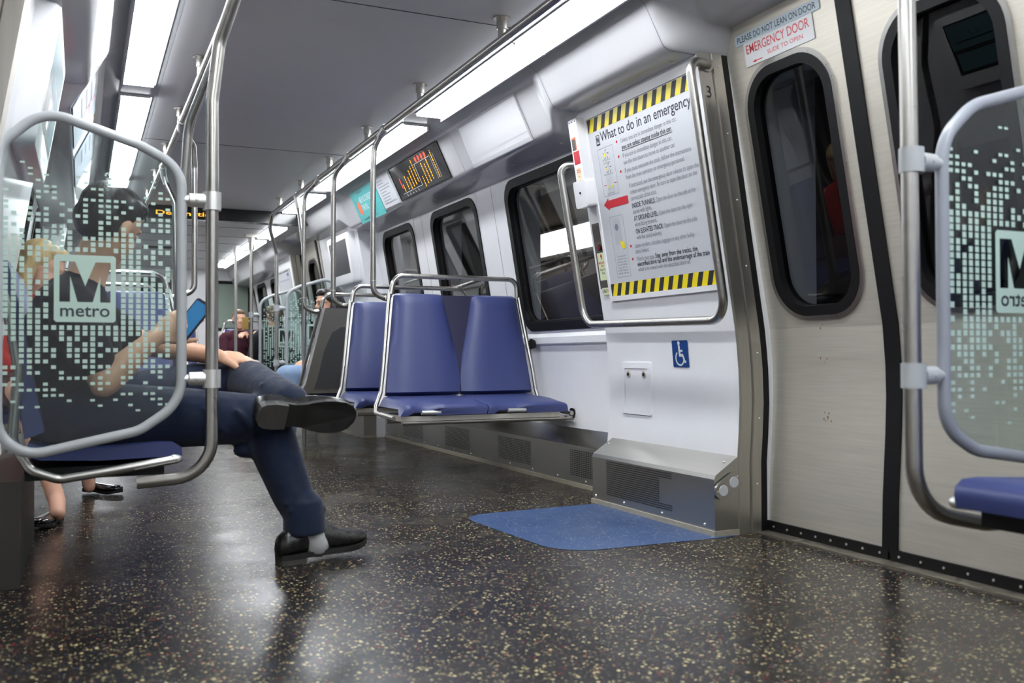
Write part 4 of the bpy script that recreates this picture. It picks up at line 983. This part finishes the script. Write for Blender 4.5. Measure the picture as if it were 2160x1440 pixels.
t = thing('route_display', 'black glass route display with amber station names over second window', 'display', (1.93, 6.0, 1.8))
f, Lc = cframe(5.97); W = .91
bm = B(); fslab(bm, f, [(0, .0), (W, .0), (W, Lc+.004), (0, Lc+.004)], 0, .004); link('screen', bm, M_SCREEN, t)
bm = B(); fring(bm, f, [(-.008, -.008), (W+.008, -.008), (W+.008, Lc+.010), (-.008, Lc+.010)], [(.002, .002), (W-.002, .002), (W-.002, Lc+.002), (.002, Lc+.002)], 0, .006); link('frame', bm, M_BLACK, t)
Rr = B(); Wl = B(); zz = .0046; h = Lc+.004
rnd = random.Random(3)
cols = [(.16, .18, .42), (.24, .20, .62), (.30, .17, .55), (.355, .20, .70), (.41, .22, .78), (.465, .26, .92), (.56, .05, .36), (.62, .10, .72), (.675, .12, .66), (.73, .15, .78), (.84, .12, .88)]
for c, b0, b1 in cols:
    b = b0*h
    A_ = B()
    while b < b1*h:
        e = rnd.uniform(.007, .016); frect(A_, f, c*W-.0055*rnd.uniform(.6, 1), b, c*W+.0055, min(b+e, b1*h), zz); b += e+rnd.uniform(.0025, .006)
    link('station_name', A_, M_LED, t)
for c, b0, b1 in ((.13, .30, .62),): frect(Rr, f, c*W-.004, b0*h, c*W+.004, b1*h, zz)
for c in (.56, .62, .68, .74): fpoly(Rr, f, [(c*W+.014*math.cos(a), .86*h+.018*math.sin(a)) for a in [2*PI*i/10 for i in range(10)]], zz)
for q in ((.10, .135, .50, .145), (.50, .135, .505, .76), (.50, .755, .80, .765)): frect(Wl, f, q[0]*W, q[1]*h, q[2]*W, q[3]*h, zz)
for c in (.16, .22, .28, .34, .40): frect(Wl, f, c*W, .04*h, c*W+.004, .10*h, zz); frect(Wl, f, c*W, .04*h, c*W+.016, .052*h, zz)
for c in (.81, .87): frect(Wl, f, c*W, .10*h, c*W+.003, .80*h, zz)
link('stop_lights', Rr, M_LEDR, t); link('route_line', Wl, M_LINE, t)

t = thing('teal_advertisement', 'teal advertising card with orange figure above third window', 'advertisement', (1.93, 7.1, 1.8))
f, Lc = cframe(6.98); W = .62; h = Lc+.004
bm = B(); fslab(bm, f, [(0, -.03), (W, -.03), (W, h), (0, h)], 0, .003); link('card', bm, M_TEAL, t)
bm = B(); fpoly(bm, f, [(.07, .05), (.12, .02), (.15, .05), (.15, .12), (.10, .14), (.07, .10)], .0035); link('drawing', bm, M_ORANGE, t)
bm = B(); text(bm, f, 'HELP US CONQUER', .165, .115, .042, .32, .008, .0036); text(bm, f, 'THE FUL', .165, .055, .042, .15, .008, .0036); link('lettering', bm, M_SIGN, t)
bm = B(); text(bm, f, 'CALLING ALL', .16, .185, .016, .14, 0, .0036); frect(bm, f, .06, .05, .066, .15, .0036); text(bm, f, 'www.beatthefullgettogether.org', .10, -.012, .016, .33, 0, .0036); link('lettering', bm, M_INK, t)
t = thing('white_notice_card', 'white notice card of small print between teal ad and route display', 'notice', (1.93, 6.8, 1.8))
f, Lc = cframe(6.34); W = .32
bm = B(); fslab(bm, f, [(0, -.005), (W, -.005), (W, h), (0, h)], 0, .003); link('card', bm, M_PAPER, t)
bm = B()
for i in range(9): frect(bm, f, .04, h-.03-i*.02, .04+rnd.uniform(.12, .24), h-.036-i*.02, .0035)
text(bm, f, 'Metro', .05, .02, .016, .06, 0, .0035); text(bm, f, 'wmata.com', .17, .02, .014, .12, 0, .0035); link('lettering', bm, M_GREY, t)
# cards on the left cove
f, Lc = cframe(4.3, -1); h = Lc+.004
def left_card(y0, W, label, red=True):
    t = thing('advertisement', label, 'advertisement', (mx(2.03, -1), y0, 1.9), 'advertising cards on the left cove')
    f, Lc = cframe(y0, -1)
    bm = B(); fslab(bm, f, [(0, -.01), (W, -.01), (W, Lc+.004), (0, Lc+.004)], 0, .003); link('card', bm, mat('pale_blue_card', srgb(150, 162, 178), .4, spec=.2), t)
    bm = B()
    for i in range(4): frect(bm, f, .10, .06+i*.045, .10+rnd.uniform(.25, .5), .075+i*.045, .0035)
    link('lettering', bm, M_GREY, t)
    if red:
        bm = B(); frect(bm, f, .45, .08, .50, .20, .0036); frect(bm, f, .42, .13, .62, .15, .0036); link('red_marks', bm, mat('magenta_ink', srgb(200, 50, 110), .4), t)
left_card(4.27, .85, 'pale glossy advertising card with magenta mark on the left cove'); left_card(5.36, .9, 'second glossy card on the left cove, behind the windscreen', False)

# information screens
def screen_box(side, y0, y1, z0, z1, label, tilt=True):
    zc = (z0+z1)/2; t = thing('information_screen', label, 'screen', (mx(2.0, side), (y0+y1)/2, zc), 'white framed information screens')
    W = y1-y0; h = z1-z0
    f = Fr((mx(PA-PB*zc, side), (y0+y1)/2, zc), (0, -1 if side > 0 else 1, 0), (-PB*side, 0, 1))
    bm = B(); rings = []
    for z, sx, r in ((0, 0, .03), (.05, 0, .03), (.064, -.012, .03), (.066, -.03, .02)): rings.append([f.p(a, b, z) for a, b in rrect(W+sx, h+sx, r, 5)])
    loft(bm, rings); link('case', bm, M_WHITE, t, True)
    g = f.up(.0665); a0, b0, a1, b1 = -W/2+.055, -h/2+.085, W/2-.055, h/2-.05
    bm = B(); frect(bm, g, a0, b0, a1, b1); link('screen', bm, mat('dull_screen', (.03, .033, .037, 1), .4, spec=.25), t)
    return t, g, a0, b0, a1, b1
t, g, *_ = screen_box(1, 7.52, 8.20, 1.27, 1.69, 'white framed screen on right wall beyond third window')
t, g, a0, b0, a1, b1 = screen_box(-1, 3.02, 3.74, 1.27, 1.70, 'large white framed screen at upper left corner of picture')
bm = B(); hh = b1-b0; ww = a1-a0
frect(bm, g, a0+.01, b0+hh*.48, a1-.01, b1-.01, .0004); frect(bm, g, a0+ww*.58, b0+.02, a1-.02, b0+hh*.40, .0004); link('picture', bm, mat('screen_pale_blue', srgb(40, 54, 60), .45, emit=srgb(120, 165, 178), es=.42, spec=.15), t)
bm = B(); frect(bm, g, a0+.05, b0+hh*.60, a1-.04, b0+hh*.63, .0008)
for i in range(11): c = a0+.07+i*(ww-.13)/10; fpoly(bm, g, [(c, b0+hh*.66), (c+.004, b0+hh*.66), (c+.032, b0+hh*.82), (c+.028, b0+hh*.82)], .0008)
link('route_map', bm, M_INK, t)
bm = B(); c0, d0, s_ = a0+ww*.30, b0+.03, .085; frect(bm, g, c0, d0, c0+s_*.85, d0+s_, .0006); e_ = link('emblem', bm, mat('screen_emblem', (.6, .6, .6, 1), .3, emit=(.7, .75, .75, 1), es=.6), t)
bm = B(); fpoly(bm, g, [(c0+.010, d0+.022), (c0+.022, d0+.022), (c0+.022, d0+.050), (c0+.036, d0+.028), (c0+.050, d0+.050), (c0+.050, d0+.022), (c0+.062, d0+.022), (c0+.062, d0+.076), (c0+.050, d0+.076), (c0+.036, d0+.050), (c0+.022, d0+.076), (c0+.010, d0+.076)], .0009); link('lettering', bm, M_INK, e_)

t = thing('map_frame', 'pale framed system map on the far right wall past the second doorway', 'map', (2.05, 10.5, 1.35))
f = Fr((PA-PB*1.60, 10.82, 1.60), (0, -1, 0), (-PB, 0, 1), .001)
bm = B(); fring(bm, f, [(-.015, -.515), (.635, -.515), (.635, .015), (-.015, .015)], [(.004, -.496), (.616, -.496), (.616, -.004), (.004, -.004)], 0, .012); link('frame', bm, M_CAST, t)
bm = B(); fslab(bm, f, [(0, -.5), (.62, -.5), (.62, 0), (0, 0)], 0, .003); sh_ = link('sheet', bm, M_PAPER, t)
bm = B(); frect(bm, f, .03, -.10, .59, -.096, .0035); frect(bm, f, .45, -.06, .54, -.03, .0035); link('lettering', bm, M_SIGNB, sh_)

# ------------------------------------------------------------------ people
def capsule(bm, pts, n=14):                                   # tapered limb through (point, radius) pairs with rounded ends
    P = [(Vector(p), r) for p, r in pts]; Q = []
    for i in range(len(P)-1):
        (a, ra), (b, rb) = P[i], P[i+1]
        m = max(2, int((b-a).length/.02))
        for k in range(m):
            f = k/m; Q.append((a.lerp(b, f), ra+(rb-ra)*f))
    Q.append(P[-1])
    d0 = (Q[0][0]-Q[1][0]).normalized(); d1 = (Q[-1][0]-Q[-2][0]).normalized(); r0, r1 = Q[0][1], Q[-1][1]
    pre = [(Q[0][0]+d0*r0*s, r0*math.sqrt(max(.004, 1-s*s))) for s in (.98, .8, .5)]; post = [(Q[-1][0]+d1*r1*s, r1*math.sqrt(max(.004, 1-s*s))) for s in (.5, .8, .98)]
    Q = pre+Q+post
    # smooth the path a little at the joints
    path = [q[0] for q in Q]
    for _ in range(2): path = [path[0]]+[(path[i-1]+path[i]*2+path[i+1])/4 for i in range(1, len(path)-1)]+[path[-1]]
    tube(bm, path, [q[1] for q in Q], n)
def axes_of(fwd, up):
    f = Vector(fwd).normalized(); u = Vector(up); u = (u-f*u.dot(f)).normalized(); return f, u.cross(f).normalized(), u      # forward, left, up
def head(bm, c, fwd, up, s=1.0):
    f, l, u = axes_of(fwd, up); A = (f, l, u); c = Vector(c)
    P = lambda a, b, d: c+(f*a+l*b+u*d)*s
    ball(bm, P(-.012, 0, .032), (.098*s, .076*s, .088*s), A, 20)
    ball(bm, P(.028, 0, -.030), (.062*s, .060*s, .080*s), A, 18)
    ball(bm, P(.040, 0, -.085), (.040*s, .040*s, .030*s), A, 14)
    ball(bm, P(.074, 0, -.100), (.016*s, .020*s, .014*s), A, 10)
    capsule(bm, [(P(.086, 0, .010), .009*s), (P(.106, 0, -.026), .012*s)], 8); ball(bm, P(.100, 0, -.030), (.013*s, .017*s, .009*s), A, 10)
    ball(bm, P(.078, 0, .028), (.018*s, .050*s, .010*s), A, 10)
    ball(bm, P(.084, 0, -.058), (.011*s, .024*s, .006*s), A, 10); ball(bm, P(.082, 0, -.068), (.011*s, .021*s, .007*s), A, 10)
    for b in (1, -1):
        ball(bm, P(.058, b*.040, -.030), (.022*s, .018*s, .020*s), A, 10)
        ball(bm, P(-.008, b*.077, -.005), (.019*s, .008*s, .031*s), A, 12)
    return P, A
def eyes(P, A, parent, s=1.0):
    for b in (1, -1):
        bm = B(); ball(bm, P(.076, b*.030, .008), (.010*s, .013*s, .007*s), A, 10); e = link('eye', bm, M_EYE, parent, True)
        bm = B(); ball(bm, P(.083, b*.030, .007), (.005*s, .006*s, .006*s), A, 8); link('iris', bm, M_DARK, e, True)
def remesh(o, vox, smooth=3):
    m = o.modifiers.new('r', 'REMESH'); m.mode = 'VOXEL'; m.voxel_size = vox; m.use_smooth_shade = True
    s = o.modifiers.new('s', 'SMOOTH'); s.factor = .5; s.iterations = smooth
    return o
def hand(bm, wrist, palm_dir, back_n, side, curl=.5, s=1.0, spread=.12, curls=None):
    """palm with four fingers and a thumb; back_n points out of the back of the hand, side +1 puts the thumb on cross(back_n, palm_dir)"""
    d = Vector(palm_dir).normalized(); n = Vector(back_n); n = (n-d*n.dot(d)).normalized(); l = n.cross(d)*side; w0 = Vector(wrist)
    A = (d, l, n)
    ball(bm, w0+d*.048*s, (.052*s, .040*s, .017*s), A, 16); ball(bm, w0+d*.078*s, (.020*s, .041*s, .015*s), A, 14)
    ball(bm, w0+d*.030*s+l*.024*s-n*.006*s, (.034*s, .018*s, .016*s), A, 12)
    L = [.072, .080, .074, .058]
    for i in range(4):
        off = (.030-.020*i); base = w0+d*(.085-.004*abs(i-1))*s+l*off*s; a = 0; p = base; c = (curls[i] if curls else curl)
        dd = (d+l*spread*(1.5-i)*.5).normalized(); pts = [(p-d*.012*s, .0098*s), (p, .0098*s)]
        for k, fr in enumerate((.42, .33, .25)):
            a += c*(.55, .75, .5)[k]; p = p+(dd*math.cos(a)-n*math.sin(a))*L[i]*fr*s; pts.append((p, (.0088, .0080, .0070)[k]*s))
        capsule(bm, pts, 9)
    b = w0+d*.022*s+l*.030*s-n*.004*s; td = (d*.72+l*.62-n*.25).normalized(); p1 = b+td*.036*s; p2 = p1+(td*.8+d*.4-n*.2).normalized()*.030*s; p3 = p2+(td*.5+d*.7-n*.3).normalized()*.024*s
    capsule(bm, [(b-td*.012*s, .014*s), (p1, .0115*s), (p2, .0098*s), (p3, .0080*s)], 9)
def shoe(parent, heel, toe, sole_n, wrap=None, name='shoe', m=M_SHOE, s=1.0, heel_h=.024, low=False):
    """heel/toe are points on the bottom of the shoe; sole_n points from the sole up into the foot"""
    h, t = Vector(heel), Vector(toe); d = (t-h); Ln = d.length; d.normalize(); n = Vector(sole_n); n = (n-d*n.dot(d)).normalized(); l = n.cross(d)
    o = B(); rings = []
    st_ = [(-.0, .020, .030, .020), (.02, .030, .052, .030), (.10, .034, .070, .037), (.22, .034, .078, .036), (.34, .033, .085, .033), (.46, .036, .080, .034), (.58, .042, .064, .039), (.70, .046, .050, .043), (.82, .045, .040, .042), (.92, .037, .031, .034), (.98, .022, .022, .018), (1.0, .010, .014, .008)]
    if low: st_ = [(a, b, min(c, .034), e) for a, b, c, e in st_]
    for f_, hw, top, bw in st_:
        lift = heel_h*max(0, 1-f_/.30)*.0 + (.012*max(0, (f_-.75)/.25)**2)
        zb = .012+lift; c = h+d*(f_*Ln)
        ring = []
        for k in range(20):
            a = 2*PI*k/20; x_ = math.cos(a); z_ = math.sin(a)
            w_ = hw if z_ < 0 else hw*(1-.18*z_)
            zz_ = zb+(top*.5+top*.5*z_ if True else 0)
            ring.append(c+l*(math.copysign(abs(x_)**.7, x_)*w_)*s+n*(heel_h*.6+zz_)*s)
        rings.append(ring)
    loft(o, rings); sh = link(name, o, m, parent, True); shade(sh, 60)
    o = B(); ol = [(0.0, .016), (.015, .026), (.06, .033), (.15, .036), (.25, .034), (.35, .031), (.45, .034), (.55, .042), (.65, .047), (.75, .048), (.85, .044), (.93, .034), (.985, .018), (1.0, .004)]
    outl = [(f_*Ln, w_*s) for f_, w_ in ol]+[(f_*Ln, -w_*s) for f_, w_ in ol[::-1]]
    def lift(a): return .012*max(0, (a/Ln-.75)/.25)**2
    hs = heel_h*.6
    loft(o, [[h+d*a+l*b+n*(hs*s+lift(a)*s) for a, b in outl], [h+d*a+l*b+n*(hs*s+.014*s+lift(a)*s) for a, b in outl]]); so = link('sole', o, M_SOLE, sh); 
    o = B(); he = [(a, b) for a, b in outl if a <= Ln*.26]; he = [q for q in he]; xe = Ln*.27
    he = [(f_*Ln, w_*s) for f_, w_ in ol if f_ <= .25]+[(xe, .033*s), (xe, -.033*s)]+[(f_*Ln, -w_*s) for f_, w_ in ol[::-1] if f_ <= .25]
    loft(o, [[h+d*a+l*b for a, b in he], [h+d*a+l*b+n*hs*s for a, b in he]]); link('heel', o, mat('heel_rubber', (.050, .047, .043, 1), .65, noise=.2, nscale=40), sh)
    return sh

# --- the man with crossed legs
man = thing('person', 'seated man in dark shirt and jeans, ankle on knee, holding a phone', 'person', (.1, 3.1, 0))
pel = Vector((-.021, 3.224, .480)); neck = Vector((.005, 3.193, .892)); chest = Vector((-.031, 3.214, .722)); hd = Vector((.080, 3.172, 1.057))
hipR, hipL = pel+Vector((.03, -.080, -.005)), pel+Vector((.03, .095, .0))
kneeR = Vector((.535, 3.115, .452)); ankR = Vector((.652, 3.015, .112))
kneeL = Vector((.515, 3.46, .572)); ankL = Vector((.590, 3.085, .522))
shR, shL = Vector((-.031, 3.03, .805)), Vector((-.02, 3.368, .815))
elR = Vector((.060, 3.02, .575)); wrR = at(330, 708, y=3.07); elL = Vector((.196, 3.50, .70)); wrL = at(462, 752, y=3.36)
bm = B()
hf, hu = Vector((.66, .66, -.36)), Vector((.32, .05, .95))
HP, HA = head(bm, hd, hf, hu, 1.0)
capsule(bm, [(neck-Vector((.01, 0, .06)), .062), (neck+Vector((.02, 0, .05)), .056), (hd+Vector((-.012, 0, -.03)), .058)])
capsule(bm, [(pel, .115), (chest, .125), (neck-Vector((.02, 0, .08)), .10)]); capsule(bm, [(shR, .055), (neck-Vector((.02, 0, .06)), .075), (shL, .055)])
capsule(bm, [(shR, .050), (elR, .040)]); capsule(bm, [(elR, .042), (elR.lerp(wrR, .35), .042), (wrR, .0265)]); capsule(bm, [(shL, .050), (elL, .040)]); capsule(bm, [(elL, .041), (elL.lerp(wrL, .35), .041), (wrL, .027)])
capsule(bm, [(hipR, .080), (kneeR, .055)]); capsule(bm, [(kneeR, .050), (ankR, .036)]); capsule(bm, [(hipL, .080), (kneeL, .055)]); capsule(bm, [(kneeL, .050), (ankL, .036)])
capsule(bm, [(ankR, .036), (ankR+Vector((.03, 0, -.06)), .036)]); capsule(bm, [(ankL, .036), (ankL+Vector((.02, -.05, -.02)), .034)])
phc = at(402, 676, y=3.075)
hand(bm, wrR, (at(392, 668, y=3.075)-wrR), Vector((-.15, -1, .25)), -1, .55, .98, .06, [.35, .5, .6, .75])
hand(bm, wrL, (at(548, 757, y=3.41)-wrL), Vector((.12, -.45, .90)), -1, .42, 1.0, .10, [.16, .22, .30, .42])
body = remesh(link('body', bm, M_SKIN, man, 'keep'), .0055, 3)
eyes(HP, HA, man)
bm = B(); P = HP
for a, b, d, r in ((-.030, 0, .050, (.098, .084, .082)), (-.055, 0, .005, (.070, .080, .075)), (.030, 0, .088, (.060, .066, .040)), (-.01, .0, .075, (.092, .076, .060))): ball(bm, P(a, b, d), r, HA, 18)
remesh(link('hair', bm, M_HAIRD, man, 'keep'), .006, 4)
bm = B()
capsule(bm, [(pel+Vector((-.01, 0, .0)), .140), (pel.lerp(chest, .5), .142), (chest, .150), (neck-Vector((.03, 0, .09)), .115)], 20); capsule(bm, [(shR+Vector((-.01, .01, 0)), .070), (neck-Vector((.03, 0, .065)), .088), (shL, .070)])
capsule(bm, [(shR, .072), (shR.lerp(elR, .45), .066), (shR.lerp(elR, .68), .064)]); capsule(bm, [(shL, .072), (shL.lerp(elL, .70), .062)]); capsule(bm, [(neck-Vector((.01, 0, .045)), .070), (neck-Vector((.0, 0, .015)), .064)])
remesh(link('shirt', bm, M_SHIRT, man, 'keep'), .008, 4)
bm = B()
capsule(bm, [(pel+Vector((-.02, -.05, -.0)), .115), (pel+Vector((-.02, .07, -.0)), .115)], 18); capsule(bm, [(hipR, .105), (hipR.lerp(kneeR, .5), .096), (kneeR+Vector((.0, 0, 0)), .078)], 18)
shin = ankR-kneeR
capsule(bm, [(kneeR+Vector((.01, 0, 0)), .078), (kneeR+shin*.25, .078), (kneeR+shin*.55, .070), (kneeR+shin*.80, .063), (ankR+Vector((-.006, 0, .055)), .064)], 18); tube(bm, [ankR+Vector((-.006, 0, .085)), ankR+Vector((-.004, 0, .03)), ankR+Vector((-.002, 0, -.022))], [.060, .066, .069], 20)
capsule(bm, [(hipL, .105), (hipL.lerp(kneeL, .5), .094), (kneeL, .078)], 18)
sl = ankL-kneeL; capsule(bm, [(kneeL, .078), (kneeL+sl*.3, .082), (kneeL+sl*.6, .070), (kneeL+sl*.9, .062), (ankL+Vector((.020, -.045, -.015)), .060)], 18)
for q, r in ((ankR+Vector((.022, 0, .050)), .048), (kneeL+sl*.78+Vector((.03, 0, .02)), .050), (kneeR+Vector((-.05, .0, -.10)), .045)): ball(bm, q, (r, r*.9, r*.55), None, 12)
def crease(a, b, r): capsule(bm, [(a, r*.6), (a.lerp(b, .5), r), (b, r*.6)], 8)
for k, fz in enumerate((.12, .26, .45, .62, .74, .86)):
    c = kneeR+shin*fz; crease(c+Vector((-.040, -.056, -.010+.02*(k % 2))), c+Vector((.046, -.046, .020-.03*(k % 2))), .011)
for k, fz in enumerate((.25, .45, .62, .80)):
    c = kneeL+sl*fz; crease(c+Vector((-.045, -.045, .030)), c+Vector((.040, -.020, .052-.02*(k % 2))), .012)
for fz in (.45, .7, .88):
    c = hipR.lerp(kneeR, fz); crease(c+Vector((-.03, -.085, .03)), c+Vector((.03, -.08, -.04)), .013)
remesh(link('jeans', bm, M_JEAN, man, 'keep'), .0065, 7)
heelR = Vector((.560, 2.995, 0)); toeR = Vector((.862, 3.06, .010)); shoe(man, heelR, toeR, (0, 0, 1), s=1.12)
bm = B(); capsule(bm, [(ankR+Vector((.010, 0, -.005)), .044), (ankR+Vector((.036, 0, -.060)), .043)], 14); o = link('sock', bm, M_SOCK, man, True)
hL = at(541, 862, y=2.96); tL = at(752, 872, y=3.005); shoe(man, hL+Vector((0, -.035, -.022)), tL+Vector((0, -.035, -.022)), (.10, .92, .36), s=1.18)
# phone
ph = thing('phone', 'dark phone with blue screen in the seated man\'s hand', 'phone', phc)
a, b = at(383, 706, y=3.075), at(424, 655, y=3.075); d = (b-a); Lp = .145; d.normalize(); nrm = Vector((-.35, -.80, .42)); nrm = (nrm-d*nrm.dot(d)).normalized(); wv = nrm.cross(d)
f = Fr(phc+Vector((.005, -.004, .002)), d, -wv if (nrm-d.cross(-wv)).length < 1 else wv)
bm = B(); loft(bm, [[f.p(x_, y_, z_) for x_, y_ in rrect(.136, .060, .009, 4)] for z_ in (0, .008)]); link('phone_body', bm, M_INK, ph)
for z_ in (.0083,): bm = B(); fpoly(bm, f, rrect(.118, .053, .003, 3), z_); link('phone_screen', bm, mat('phone_screen_blue', srgb(40, 90, 130), .15, emit=srgb(60, 120, 165), es=.45), ph)

# --- simpler seated person used for passengers farther away
def sitter(label, seat, fwd, skin, hair, top, legs, cat='person', hair_kind='short', vox=.011, lean=.03, arms=None, headturn=None, parts=True, legz=0, sc=1.0, feet=None):
    t = thing('person', label, cat, seat); f = Vector(fwd).normalized(); l = Vector((-f.y, f.x, 0)); s = Vector(seat); u = Vector((0, 0, 1))
    P = lambda a, b, d: s+f*a*sc+l*b*sc+u*d*sc
    pelv, chest_, nk = P(0, 0, .09), P(lean, 0, .36), P(lean*1.6, 0, .53); hc = P(lean*1.6+.035, 0, .66)
    bm = B(); hp, ha = head(bm, hc, headturn or f, u, .98*sc)
    capsule(bm, [(nk-u*.05, .055*sc), (hc-u*.03, .052*sc)]); capsule(bm, [(pelv, .11*sc), (chest_, .12*sc), (nk-u*.08*sc, .09*sc)], 16)
    AR = arms or {1: (P(.10, .22, .23), P(.27, .10, .20)), -1: (P(.10, -.22, .23), P(.27, -.10, .20))}
    for b in (1, -1):
        sh = P(lean*1.5, b*.165, .46); e, w_ = AR[b]; capsule(bm, [(sh, .048*sc), (e, .038*sc)]); capsule(bm, [(e, .038*sc), (w_, .026*sc)]); capsule(bm, [(sh, .055*sc), (nk-u*.06, .075*sc)])
        hand(bm, w_, f*.7-l*b*.5-u*.15, u*.8+l*b*.3, b, .5, .95*sc)
        kn = P(.43, b*.10, .10); an = Vector(feet[b]) if feet else P(.46, b*.09, -.34+legz); capsule(bm, [(P(.02, b*.09, .08), .08*sc), (kn, .055*sc)]); capsule(bm, [(kn, .05*sc), (an, .035*sc)]); capsule(bm, [(an, .035*sc), (an+f*.10*sc-u*.045*sc, .03*sc)])
    remesh(link('body', bm, skin, t, 'keep'), vox, 3); eyes(hp, ha, t, .98*sc)
    bm = B()
    capsule(bm, [(pelv, .135*sc), (chest_, .14*sc), (nk-u*.07*sc, .105*sc)], 16)
    for b in (1, -1):
        sh = P(lean*1.5, b*.165, .46); e, w_ = AR[b]; capsule(bm, [(nk-u*.065*sc, .082*sc), (sh, .062*sc), (e, .052*sc)]); capsule(bm, [(e, .052*sc), (e.lerp(w_, .85), .040*sc)])
    remesh(link('top', bm, top, t, 'keep'), vox, 3)
    bm = B(); capsule(bm, [(P(0, -.07, .07), .12*sc), (P(0, .07, .07), .12*sc)])
    for b in (1, -1):
        kn = P(.43, b*.10, .10); an = Vector(feet[b]) if feet else P(.46, b*.09, -.34+legz); capsule(bm, [(P(.02, b*.09, .08), .10*sc), (kn, .072*sc)]); capsule(bm, [(kn, .07*sc), (an, .055*sc)])
    if legs: remesh(link('trousers', bm, legs, t, 'keep'), vox, 3)
    else: bm.free()
    bm = B()
    if hair_kind == 'short':
        for a, b, d, r in ((-.030, 0, .045, (.096, .083, .080)), (-.055, 0, .0, (.066, .078, .075)), (.03, 0, .085, (.058, .064, .036))): ball(bm, hp(a, b, d), [q*sc for q in r], ha, 16)
    else:
        for a, b, d, r in ((-.030, 0, .045, (.100, .088, .085)), (-.065, 0, -.03, (.060, .088, .10)), (.03, 0, .088, (.058, .064, .036))): ball(bm, hp(a, b, d), [q*sc for q in r], ha, 16)
        for b in (1, -1): capsule(bm, [(hp(-.03, b*.07, .03), .035*sc), (hp(-.02, b*.085, -.10), .040*sc), (hp(.0, b*.10, -.24), .030*sc)], 10)
        capsule(bm, [(hp(-.08, 0, 0), .07*sc), (hp(-.09, 0, -.14), .075*sc), (hp(-.09, 0, -.26), .05*sc)], 12)
    remesh(link('hair', bm, hair, t, 'keep'), vox*.8, 3)
    for b in (1, -1):
        if hair_kind != 'lady': shoe(t, P(.42, b*.09, -.44+legz), P(.68, b*.09, -.44+legz), (0, 0, 1), s=.9)
    return t, P, hp, ha
# dark-haired passenger on the side bench past the third bench, facing the aisle
t, P, hp, ha = sitter('dark-haired passenger with glasses and light jeans beyond the benches', (1.90, 7.45, .42), (-1, -.12, 0), M_SKINB, M_HAIRD, mat('pale_top', (.62, .62, .64, 1), .8), M_JEANL, hair_kind='long', headturn=Vector((-1, -.15, -.08)), lean=.05)
bm = B()
for b in (1, -1): tube(bm, [hp(.090+.0*math.cos(a), b*.032+.020*math.cos(a), .008+.017*math.sin(a)) for a in [2*PI*i/14 for i in range(14)]], .0018, 6, closed=True); tube(bm, [hp(.088, b*.052, .01), hp(.0, b*.082, .008)], .0016, 6)
link('glasses', bm, M_DARK, t)
# person with light brown hair seated with the back to the camera, behind far windscreen
sitter('light-brown-haired passenger behind far windscreen, back turned', (1.80, 9.80, .42), (.15, 1, 0), M_SKINB, M_HAIRM, mat('dark_top', (.03, .03, .035, 1), .9), M_JEAN, headturn=Vector((-.3, .9, -.2)))
t, P, hp, ha = sitter('man in maroon sweater photographing with raised phone at far bench', (1.66, 11.28, .43), (-.05, -1, 0), M_SKINB, M_HAIRM, M_MAROON, M_SHIRT, arms={1: (Vector((1.84, 11.14, .67)), Vector((1.70, 11.00, .93))), -1: (Vector((1.48, 11.14, .65)), Vector((1.59, 10.94, .61)))})
ph2 = thing('phone', 'gold phone held up before face of man in maroon', 'phone', (1.685, 10.96, 1.03)); bm = B(); box(bm, (1.655, 10.96, .97), (1.725, 10.968, 1.11), .003); link('phone_body', bm, mat('gold_phone', srgb(170, 140, 80), .3, metal=.6), ph2)
# blond woman in red on the left bench
lady, P, hp, ha = sitter('blond woman in red coat and black flat shoes on left bench', (-.165, 4.84, .42), (.06, -1, 0), M_SKINB, M_HAIRB, M_COAT, None, hair_kind='lady', sc=.97, headturn=Vector((.9, -.35, -.45)), feet={1: (.03, 4.98, .085), -1: (-.088, 4.19, .085)}, arms={1: (Vector((.03, 4.72, .64)), Vector((-.06, 4.58, .60))), -1: (Vector((-.34, 4.72, .64)), Vector((-.24, 4.58, .60)))})
bm = B(); capsule(bm, [(P(0, -.07, .07), .13), (P(0, .07, .07), .13)])
for b in (1, -1): capsule(bm, [(P(.02, b*.08, .08), .11), (P(.38, b*.08, .10), .085)])
remesh(link('skirt', bm, mat('dark_red_check', srgb(86, 40, 40), .9, noise=.5, nscale=120), lady, 'keep'), .011, 3)
shoe(lady, Vector((-.085, 4.22, 0)), Vector((-.155, 3.97, 0)), (0, 0, 1), m=M_PATENT, s=.88, heel_h=.01, low=True); shoe(lady, Vector((.02, 5.01, .01)), Vector((.17, 4.83, 0)), (0, 0, 1), m=M_PATENT, s=.88, heel_h=.01, low=True)
